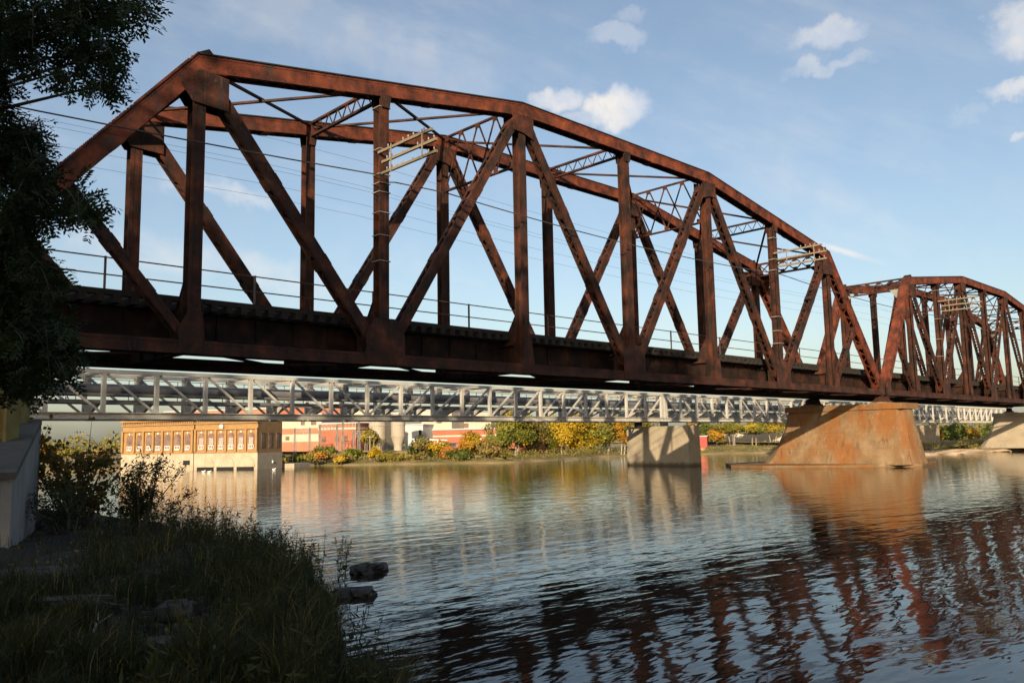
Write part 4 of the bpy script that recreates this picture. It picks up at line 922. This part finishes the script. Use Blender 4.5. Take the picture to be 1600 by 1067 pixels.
def tree(px, ybase, ytop, wpx, D, key, label, group, name='tree', bark='bark', n=900, leaf=.30, seed=0, zb=None, low_frac=.25, sub=None, stems=1):
    r = np.random.default_rng(1000+seed); b = atd(px, ybase, D); zb = b.z if zb is None else zb; b.z = zb
    h = atd(px, ytop, D).z-zb; rx = wpx/2*D/FPX
    root = empty(name, tuple(b), label, 'bush' if 'bush' in name or 'shrub' in name else 'tree', group)
    c0 = zb+h*low_frac; cz = (c0+zb+h)/2; rz = (zb+h-c0)/2
    P, cs = crown_points((b.x, b.y, cz), rx, rx*.85, rz, max(6, int(9+h*1.5)), n, r, .46)
    P = P[P[:,2] > zb+.05]
    O = (P-np.array((b.x, b.y, cz)))/np.array((rx, rx, rz)); O /= np.linalg.norm(O, axis=1)[:,None]+1e-6
    V, F = leaf_quads(P, leaf, .75, r, out=O); o = np_mesh('crown', V, F, M[key], root)
    if sub:
        o.data.materials.append(M[sub]); tint = (np.sin(P[:,0]*2.1+seed)+np.sin(P[:,1]*2.6)+np.sin(P[:,2]*3.0+seed)+r.normal(size=len(P))*.8) > 1.0
        o.data.polygons.foreach_set('material_index', tint.astype(np.int32))
    for s in range(stems):
        mb = MB(); off = Vector((r.normal()*.25*(stems > 1), r.normal()*.25*(stems > 1), 0)); t = b+off
        tr = max(.05, h*.018)/(1 if stems == 1 else 1.4); top = Vector((b.x+off.x*3+r.normal()*rx*.15, b.y+off.y*3+r.normal()*rx*.15, zb+h*.86)); mid = (t+top)/2+Vector((r.normal()*.12, r.normal()*.12, 0))
        mb.tube([t-Vector((0,0,.3)), t.lerp(mid,.5), mid, top], [tr*1.3, tr, tr*.75, tr*.25], 7); o = mb.build('trunk', M[bark], root)
    mb = MB()
    for c in cs[:10]:
        c = Vector(c); z = max(zb+h*.2, c.z-h*.18); q = Vector((b.x+(c.x-b.x)*.1, b.y+(c.y-b.y)*.1, z)); mb.tube([q, q.lerp(c,.6)+Vector((0,0,h*.02)), c], [tr*.5, tr*.3, tr*.1], 5)
    mb.build('limbs', M[bark], root)
    return root
G = 'autumn trees and bushes on the far bank'
far_trees = [
 # px, ybase, ytop, w, D, leaves, name, label, bark, low, stems
 (66,724,690,46,112,'leaf_gold','tree','golden tree on the far shore at the left edge',.15,1,None),
 (112,724,698,40,112,'leaf_olive','tree','olive tree beside the golden tree far left',.15,1,None),
 (160,722,700,34,112,'leaf_brown','tree','brownish tree just left of the powerhouse',.15,1,None),
 (468,722,709,34,97,'leaf_green','bush','low green bush right of the quay railing',.0,1,None),
 (440,724,713,22,93,'leaf_olive','bush','small olive bush beside the diamond sign',.0,1,None),
 (496,722,703,34,97,'leaf_orange','bush','orange bush left of the round green bush',.0,1,'leaf_olive'),
 (511,721,691,38,99,'leaf_green','tree','round green tree in front of the brick workshop',.05,1,'leaf_olive'),
 (529,722,706,30,97,'leaf_brown','bush','brown bush between two green bushes',.0,1,None),
 (545,722,696,40,99,'leaf_green','tree','second round green tree below the tall gantry',.05,1,None),
 (533,722,713,18,96,'leaf_yellow','bush','small bright yellow bush below the gantry',.0,1,None),
 (577,718,669,36,101,'leaf_olive','tree','thin tall olive tree before the left silo',.35,2,'leaf_yellow'),
 (586,722,700,24,97,'leaf_yellow','tree','yellow sapling at the silo foot',.1,2,None),
 (604,722,703,36,97,'leaf_olive','bush','olive bush below the gap between the silos',.0,1,None),
 (634,722,709,56,97,'leaf_brown','bush','wide brown and olive bush under the slim silo',.0,1,'leaf_olive'),
 (660,720,686,34,99,'leaf_dkgreen','tree','dark green tree under the white trestle',.1,1,'leaf_brown'),
 (684,721,691,34,98,'leaf_yellow','tree','yellow tree right of the white trestle',.05,1,None),
 (703,721,697,28,97,'leaf_orange','bush','orange bush beside the yellow tree',.0,1,None),
 (719,722,706,34,96,'leaf_dkgreen','bush','dark green rounded bush at the waterline',.0,1,None),
 (737,721,682,44,98,'leaf_gold','tree','golden tree in front of the long red building',.1,1,'leaf_yellow'),
 (772,719,694,60,98,'leaf_brown','bush','broad brown bush at the bare earth slope',.0,1,'leaf_olive'),
 (781,716,668,46,101,'leaf_green','tree','green tree at the corner of the red building',.03,1,'leaf_olive'),
 (806,716,652,62,103,'leaf_green','tree','tall green and gold tree with several pale trunks',.22,4,'leaf_yellow'),
 (836,715,662,44,108,'leaf_brown','tree','tall brownish tree right of the pale trunks',.05,2,'leaf_green'),
 (856,714,656,40,111,'leaf_green','tree','narrow green tree left of the bright yellow one',.1,1,None),
 (880,714,650,56,112,'leaf_yellow','tree','brightest yellow tree, broad and low branched',.05,2,None),
 (906,712,654,44,114,'leaf_yellow','tree','yellow tree just right of the brightest one',.08,1,'leaf_green'),
 (926,712,662,48,116,'leaf_green','tree','green tree between yellow trees near mid bank',.1,1,'leaf_yellow'),
 (946,711,654,48,118,'leaf_olive','tree','leafy olive tree left of the mid river pier',.06,2,'leaf_olive'),
 (969,711,652,44,119,'leaf_gold','tree','gold tree nearest the mid river pier',.08,2,'leaf_green'),
 (1000,711,650,50,121,'leaf_olive','tree','olive tree mostly hidden behind the mid river pier',.1,1,None),
 (1080,698,652,30,134,'leaf_brown','tree','brown tree above the white shed',.1,1,'leaf_olive'),
 (1101,695,650,40,136,'leaf_dkgreen','tree','dark green tree behind the red container',.05,1,None),
 (1120,697,666,34,130,'leaf_gold','tree','small orange gold tree right of the red container',.1,1,'leaf_olive'),
 (1146,697,656,56,130,'leaf_olive','tree','loose olive tree with pale trunks before the white wall',.4,3,'leaf_green'),
 (1178,697,658,56,130,'leaf_green','tree','light green tree over the white wall',.45,2,'leaf_yellow'),
 (1210,697,654,50,129,'leaf_olive','tree','olive tree just left of the big pier',.4,3,'leaf_yellow'),
 (1452,700,660,44,121,'leaf_gold','bush','gold bush right of the narrow pale pier',.0,1,'leaf_green'),
 (1482,700,658,50,122,'leaf_dkgreen','bush','dark green bush right of the gold bush',.0,1,None),
 (1516,699,661,46,123,'leaf_olive','bush','olive bush before the right hand pier',.0,1,'leaf_gold'),
 (1546,697,662,36,126,'leaf_dkgreen','bush','dark bush tucked against the right hand pier',.0,1,None),
 (1592,693,664,50,140,'leaf_olive','bush','bush behind the right hand pier at the picture edge',.0,1,None)]
for i, (px, yb, yt, w, D, key, nm, lab, low, stems, sub) in enumerate(far_trees):
    h = (yb-yt)
    D -= 2.2 if px < 1060 and px > 430 else 0
    if 775 < px < 1010: yt -= 12; w *= 1.12
    elif 650 < px < 775: yt -= 5; w *= 1.1
    tree(px, yb, yt, w*1.2, D, key, lab, G, nm, 'palebark' if stems > 1 else 'bark', int(600+w*h*1.7), .27, i, max(.35, atd(px, yb, D).z), low, sub, stems)
# low growth along the far shore
P = []; r = np.random.default_rng(77)
fl = resample([p for p in FAR if 30 < p[0] < 130], .12)
for p in fl:
    for _ in range(6):
        o = r.uniform(.3, 5); P.append((p.x+.6*o+r.normal()*.3, p.y+.6*o+r.normal()*.3, .2+.13*o+r.uniform(0,.45)))
V, F = leaf_quads(np.array(P), .28, .35, r, -1.0); tag(np_mesh('shore_undergrowth', V, F, M['leaf_olive']), 'low olive undergrowth along the far shore', 'undergrowth', kind='stuff')
# distant tree line beyond everything
P = []
for i in range(240):
    px = -500+i*11.5; D = 330+60*math.sin(i*.7); c = atd(px, 690, D); hh = 4+2.5*math.sin(i*1.3)+2*math.sin(i*.37)
    k = 110; d = r.normal(size=(k,3)); d /= np.linalg.norm(d,axis=1)[:,None]; P.append(np.array([c.x, c.y, 1.5+hh*.4])+d*np.array([3.2,3.2,hh*.6]))
V, F = leaf_quads(np.concatenate(P), 1.1, .8, r); tag(np_mesh('distant_woods', V, F, M['leaf_olive']), 'distant wooded skyline low beyond the far bank', 'woods', kind='stuff')

# tall shade trees on the bank behind the camera: they keep the near bank and left end of the bridge in shadow
for i, (x, y, h, rx) in enumerate(((-70,-36,37,8),(-57,-34,37,7.5),(-45,-35,30,6.5),(-36,-34,30.5,6.5),(-26,-34,28.5,6.5),(-18.5,-34,26.3,5.2),(-12.5,-34,24.0,3.6),(-26,-29,16,5),(-12,-29.5,9,3.6))):
    rr = np.random.default_rng(500+i); zb = max(.3, near_z(x, y)) if x > -40 else .7
    root = empty('shade_tree', (x, y, zb), ('tall leafy tree on the bank behind the viewer, %s' % ('farthest left','second from the left','third from the left','fourth from the left','fifth from the left','nearest tall one','small one nearest the viewer','middle height one','lowest one')[i]), 'tree', 'shade trees on the near bank')
    P, cs = crown_points((x, y, zb+h*.56), rx, rx, h*.44, 34, 5200, rr, .40, -.95)
    V, F = leaf_quads(P, .85, .8, rr); np_mesh('crown', V, F, M['leaf_green'], root)
    mb = MB(); mb.tube([(x,y,zb-.5),(x+.2,y,zb+h*.3),(x,y+.2,zb+h*.8)], [h*.022,h*.016,h*.005], 8); mb.build('trunk', M['bark'], root)
    mb = MB()
    for c in cs[:12]: q = Vector((x, y, zb+h*.25)); mb.tube([q, q.lerp(Vector(c),.6), Vector(c)], [h*.008,h*.005,h*.002], 5)
    mb.build('limbs', M['bark'], root)

# the locust tree hanging in from the left
def locust():
    r = np.random.default_rng(21)
    tb = atd(-330, 900, 9.0); tb.z = near_z(tb.x, tb.y)
    root = empty('locust_tree', tuple(tb), 'dark overhanging tree with small pinnate leaves filling the left edge', 'tree')
    blobs = [  # px, py, radius px, depth, sprays
     (-70,60,110,8.0,120),(25,35,72,7.6,84),(110,18,50,7.2,36),(180,18,50,6.9,36),(208,84,32,6.8,17),(165,78,36,7.0,15),(228,24,22,6.7,9),(262,4,14,6.6,7),
     (12,150,62,7.8,84),(70,215,28,7.6,30),(10,250,62,7.8,80),(70,262,32,7.5,36),(-40,340,70,8.0,60),(75,320,38,7.4,48),(143,312,15,7.2,13),(162,330,10,7.2,8),
     (30,420,70,7.8,100),(85,440,34,7.5,48),(20,520,80,7.8,130),(95,520,42,7.5,70),(120,560,26,7.4,30),(45,580,42,7.7,60),(-10,540,60,7.9,70),(80,590,20,7.5,16),(40,380,50,7.7,60),(208,132,16,6.9,9),(140,112,20,7.0,8),(75,70,42,7.3,26)]
    tips = []; hubs = []
    for (px, py, rad, D, n) in blobs:
        px -= 44 if py < 160 else 28; n = int(n*.8); rad *= .88
        hubs.append(atd(px, py, D))
        for _ in range(n):
            a, q = r.uniform(0, 6.283), math.sqrt(r.uniform(0, 1))*rad; tips.append((atd(px+q*math.cos(a), py+q*math.sin(a)*.95, D+r.uniform(-.9,.9)), hubs[-1]))
    crown = Vector(atd(-330, 300, 9.2))
    mb = MB(); mb.tube([tb-Vector((0,0,.4)), tb+Vector((.1,0,1.6)), crown.lerp(tb,.3), crown+Vector((0,0,2.5))], [.26,.22,.17,.06], 10); mb.build('trunk', M['bark'], root)
    mb = MB()
    for i, hb in enumerate(hubs):
        t = max(.3, min(.95, (hb.z-tb.z)/(crown.z+2.5-tb.z)*.8+.1)); s = tb.lerp(crown+Vector((0,0,2.5)), t); m1 = s.lerp(hb,.55)+Vector((0,0,.25))
        mb.tube([s, m1, hb], [.035,.022,.008], 6)
    mb.build('limbs', M['bark'], root)
    tw = MB(); Vs = []
    for (p, hb) in tips:
        d = (p-hb); d = d.normalized() if d.length > 1e-3 else Vector((1,0,0)); d = (d+Vector((r.normal()*.4, r.normal()*.4, -.35+r.normal()*.3))).normalized(); L = r.uniform(.22,.42)
        tw.tube([p-d*L*.6, p, p+d*L*.5-Vector((0,0,.03))], [.004,.003,.0015], 3, False)
        for k in range(r.integers(5,8)):                    # compound leaves along the twig
            o = p+d*L*r.uniform(-.6,.5); rd = Vector((r.normal(), r.normal(), r.normal()*.6-.55)).normalized(); side = rd.cross(Vector((r.normal()*.5, r.normal()*.5, 1))).normalized(); ll = r.uniform(.13,.21); npair = 6
            nn = rd.cross(side)
            for j in range(npair):
                q = o+rd*ll*(j+1)/npair+Vector((0,0,-.03*(j/npair)**2)); ln = .060*(1-.35*abs(j/npair-.45))
                for s in (-1, 1):
                    ld = (side*s*.85+rd*.5+nn*r.normal()*.25).normalized(); wd = rd*.0135
                    Vs += [q, q+ld*ln*.45+wd, q+ld*ln, q+ld*ln*.45-wd]
            q = o+rd*ll; Vs += [q, q+rd*.022+side*.011, q+rd*.048, q+rd*.022-side*.011]
    tw.build('twigs', M['bark'], root)
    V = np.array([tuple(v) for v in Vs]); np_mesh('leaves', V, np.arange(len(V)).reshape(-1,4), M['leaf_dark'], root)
locust()
# riverside bushes
def sapling(name, px, py, stems, hpx, wpx, nleaf, leaf, aspect, key, label, seed, droop=.2, lean=0):
    r = np.random.default_rng(seed); b = on_bank(px, py); D = (b-CAM).dot(_fw); H = hpx*D/FPX; W = wpx*D/FPX
    root = empty(name, tuple(b), label, 'bush', 'bushes on the near bank'); mb = MB(); pts = []
    rx = Vector((_r.x, _r.y, 0)); fy = Vector((_fw.x, _fw.y, 0)).normalized()
    for s in range(stems):
        u = r.uniform(-1,1); hh = H*(1-.45*abs(u)**1.5)*r.uniform(.75,1.02); top = b+rx*(u*W*.5+lean*W)+fy*r.normal()*W*.22+Vector((0,0,hh)); p0 = b+rx*u*W*.10+fy*r.normal()*.1
        m1 = p0.lerp(top,.5)+rx*r.normal()*.06-rx*u*W*.08; mb.tube([p0-Vector((0,0,.15)), m1, top], [.022,.014,.004], 5)
        for k in range(9):
            t = r.uniform(.22,1); q = p0.lerp(m1, t*2) if t < .5 else m1.lerp(top, t*2-1); e = q+Vector((r.normal()*.28, r.normal()*.28, r.uniform(-.02,.38)))*(W*.42); mb.tube([q, q.lerp(e,.5)+Vector((0,0,.03)), e], [.007,.005,.002], 4)
            for _ in range(max(1, nleaf//(stems*9))):
                v = q.lerp(e, r.uniform(.1,1.05)); pts.append((v.x+r.normal()*.06, v.y+r.normal()*.06, v.z+r.normal()*.06))
    mb.build('stems', M['bark'], root); V, F = leaf_quads(np.array(pts), leaf, aspect, r, droop); np_mesh('leaves', V, F, M[key], root)
sapling('poplar_bush', 122, 826, 18, 188, 150, 2100, .115, .85, 'leaf_rusty', 'sapling bush with rusty rounded leaves beside the abutment', 31)
sapling('willow_bush', 222, 834, 20, 132, 125, 3400, .105, .26, 'leaf_dark', 'lower willow bush with narrow leaves right of the sapling', 32, .1, .14)
sapling('willow_bush', 110, 834, 11, 85, 130, 1500, .08, .3, 'leaf_dark', 'dark narrow leaved undergrowth at the foot of the sapling', 33, .1)
# grass and weeds
def grass():
    r = np.random.default_rng(5); N_ = 120000
    px = r.uniform(-120, 760, N_); py = 790+330*r.uniform(0,1,N_)
    rx = (px-800)/FPX; ry = (py-533.5)/FPX; d = np.array(_fw)[None]+np.outer(rx, np.array(_r2))-np.outer(ry, np.array(_u2)); t = (.55-CAM.z)/d[:,2]
    x = CAM.x+d[:,0]*t+r.normal(size=N_)*.1; y = CAM.y+d[:,1]*t+r.normal(size=N_)*.1; sd = shore_dist(x, y)+.16*hn(x, y, 2.1); u = r.uniform(size=N_)
    keep = (sd > .02) & (y < -3) & ~((px < 130) & (py < 930) & (u < .9)) & ~((np.hypot((px-260)/120, (py-985)/42) < 1) & (u < .85)) & ~((hn(x*.9+2, y*.9, .9) > .5) & (u < .5))
    P = np.stack([x, y, near_za(x, y), sd], 1)[keep][:46000]
    n = len(P); h = r.uniform(.10,.34,n)*(1+.9*np.exp(-((P[:,3]-.7)/.7)**2))*np.clip(.85+1.1*hn(P[:,0]*1.3+5, P[:,1]*1.3, 1.6), .35, 2.1); a = r.uniform(0,6.283,n)
    lean = np.stack([np.cos(a), np.sin(a), np.zeros(n)],1)*(h*r.uniform(.15,.75,n))[:,None]; w = np.stack([-np.sin(a+.6), np.cos(a+.6), np.zeros(n)],1)*(r.uniform(.003,.0065,n))[:,None]
    B = P[:,:3]; Mi = B+lean*.3+np.stack([0*h,0*h,h*.62],1); T = B+lean+np.stack([0*h,0*h,h*.92],1)
    V = np.stack([B-w, B+w, Mi+w*.7, Mi-w*.7, T+w*.12, T-w*.12],1).reshape(-1,3); i = np.arange(n)*6
    F = np.concatenate([np.stack([i,i+1,i+2,i+3],1), np.stack([i+3,i+2,i+4,i+5],1)])
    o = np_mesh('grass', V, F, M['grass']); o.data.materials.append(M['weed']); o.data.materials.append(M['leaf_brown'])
    mi = np.where(r.uniform(size=n) < .25, 1, 0); mi = np.where(r.uniform(size=n) < .06, 2, mi); o.data.polygons.foreach_set('material_index', np.concatenate([mi, mi]).astype(np.int32))
    tag(o, 'shaded tufted grass covering the near bank', 'grass', kind='stuff')
grass()
def shore_weeds():
    r = np.random.default_rng(61); A = []; st = MB()
    line = [p for p in _nr if -21 < p[1] < 1]
    for i in range(420):
        p = line[r.integers(len(line))]; d = abs(r.normal())*1.1+.1; x, y = p[0]-d*.9+r.normal()*.3, p[1]-d*.3+r.normal()*.4
        if shore_dist(x, y)[0] < .05: continue
        z = near_z(x, y); h = r.uniform(.25, .85); top = Vector((x+r.normal()*.12, y+r.normal()*.12, z+h)); b = Vector((x, y, z)); st.tube([b, b.lerp(top,.5)+Vector((r.normal()*.02, r.normal()*.02, 0)), top], [.005,.004,.002], 3, False)
        for k in range(22): v = b.lerp(top, r.uniform(.2,1)); A.append((v.x+r.normal()*.01, v.y+r.normal()*.01, v.z))
    V, F = leaf_quads(np.array(A), .10, .2, r, .0); n = len(V); sv = np.array(st.v); V = np.concatenate([V, sv]); F = np.concatenate([F, np.array(st.f)+n])
    tag(np_mesh('shore_weeds', V, F, M['weed']), 'tangled leafy weeds fringing the near shore', 'weeds', kind='stuff')
shore_weeds()
def litter():
    r = np.random.default_rng(71); x = r.uniform(-4, 5, 5000); y = r.uniform(-23, -5, 5000); d = shore_dist(x, y); k = d > .05; x, y = x[k][:1500], y[k][:1500]
    P = np.stack([x, y, near_za(x, y)+r.uniform(.01,.07,len(x))], 1); up = np.tile((0,0,1.), (len(P),1))
    V, F = leaf_quads(P, .075, .6, r, out=up); tag(np_mesh('fallen_leaves', V, F, M['leaf_brown']), 'brown fallen leaves scattered over the near bank', 'leaves', kind='stuff')
    # driftwood sticks lying by the water
    for i, (px, py, l, a, lab) in enumerate(((430, 930, .8, .4, 'pale dead stick lying in the shore grass'), (150, 985, .6, 1.2, 'short dead branch among the foreground grass'), (520, 985, .7, 2.4, 'driftwood stick at the grassy water edge'))):
        p = on_bank(px, py); d = Vector((math.cos(a), math.sin(a), .06)); mb = MB(); c = p+Vector((0,0,.06)); mb.tube([c-d*l*.5, c-d*l*.1+Vector((0,0,.03)), c+d*l*.2, c+d*l*.5+Vector((0,0,.05))], [.016,.014,.011,.005], 6); mb.tube([c, c+Vector((.12,-.1,.1))], [.008,.003], 5)
        tag(mb.build('driftwood_stick', M['palebark']), lab, 'stick', 'dead sticks on the near bank')
litter()
wl = ('tallest weed stalk with seed heads at the water edge','weed stalk with seed heads second from the water edge','weed stalk leaning over the wet boulder','leafy weed at the grass tip above the water','leafy weed left of the seed heads','leafy weed in the middle of the shore grass','slender weed right of the willow bush','slender weed between willow bush and shore','low weed below the willow bush','low weed at the lower right grass edge')
for i, (px, py, hpx) in enumerate(((502,905,78),(528,905,82),(538,908,66),(470,890,62),(445,880,55),(405,872,58),(325,850,70),(350,856,62),(300,850,48),(560,1000,90))):
    r = np.random.default_rng(900+i); b = on_bank(px, py); D = (b-CAM).dot(_fw); H = hpx*D/FPX; root = empty('weed', tuple(b), wl[i], 'weed', 'tall weeds along the near shore'); mb = MB(); pts = []; sp = []
    for s in range(3):
        top = b+Vector((r.normal()*.12, r.normal()*.12, H*r.uniform(.7,1))); m1 = b.lerp(top,.55)+Vector((r.normal()*.03, r.normal()*.03, 0)); mb.tube([b-Vector((0,0,.05)), m1, top], [.007,.005,.003], 4)
        for k in range(16): t = r.uniform(.15,.85); v = b.lerp(top, t); pts.append(tuple(v))
        if i < 3:
            for k in range(26): v = top+Vector((r.normal()*.008, r.normal()*.008, -r.uniform(0,.14))); sp.append(tuple(v))
    mb.build('stalk', M['weed'], root); V, F = leaf_quads(np.array(pts), .11, .18, r, .1); np_mesh('leaves', V, F, M['weed'], root)
    if sp: V, F = leaf_quads(np.array(sp), .025, .8, r); np_mesh('seed_head', V, F, M['leaf_brown'], root)
# leaves drifting on the river
r = np.random.default_rng(8)
dl = ('floating leaf clump nearest the lower right corner','drifting leaf left of the lower right clump','drifting leaf under the truss reflection','small drifting leaf near the bottom edge','drifting leaf out in mid river','drifting leaf at the right')
for i, (px, py) in enumerate(((1452,1032),(1576,1022),(1204,968),(1163,1048),(1302,948),(1590,976))):
    c = atz(px, py, .012); mb = MB(); s = .05
    for k in range(3):
        a = r.uniform(0,6.28); d = Vector((math.cos(a), math.sin(a), .25)); e = Vector((-math.sin(a), math.cos(a), .1)); o = c+Vector((r.normal()*.03, r.normal()*.03, .005)); mb.add([o, o+d*s*.5+e*s*.4+Vector((0,0,.012)), o+d*s, o+d*s*.5-e*s*.4+Vector((0,0,.008))], [(0,1,2),(0,2,3)])
    tag(mb.build('floating_leaf', M['leaf_brown']), dl[i], 'leaf', 'leaves drifting on the river')
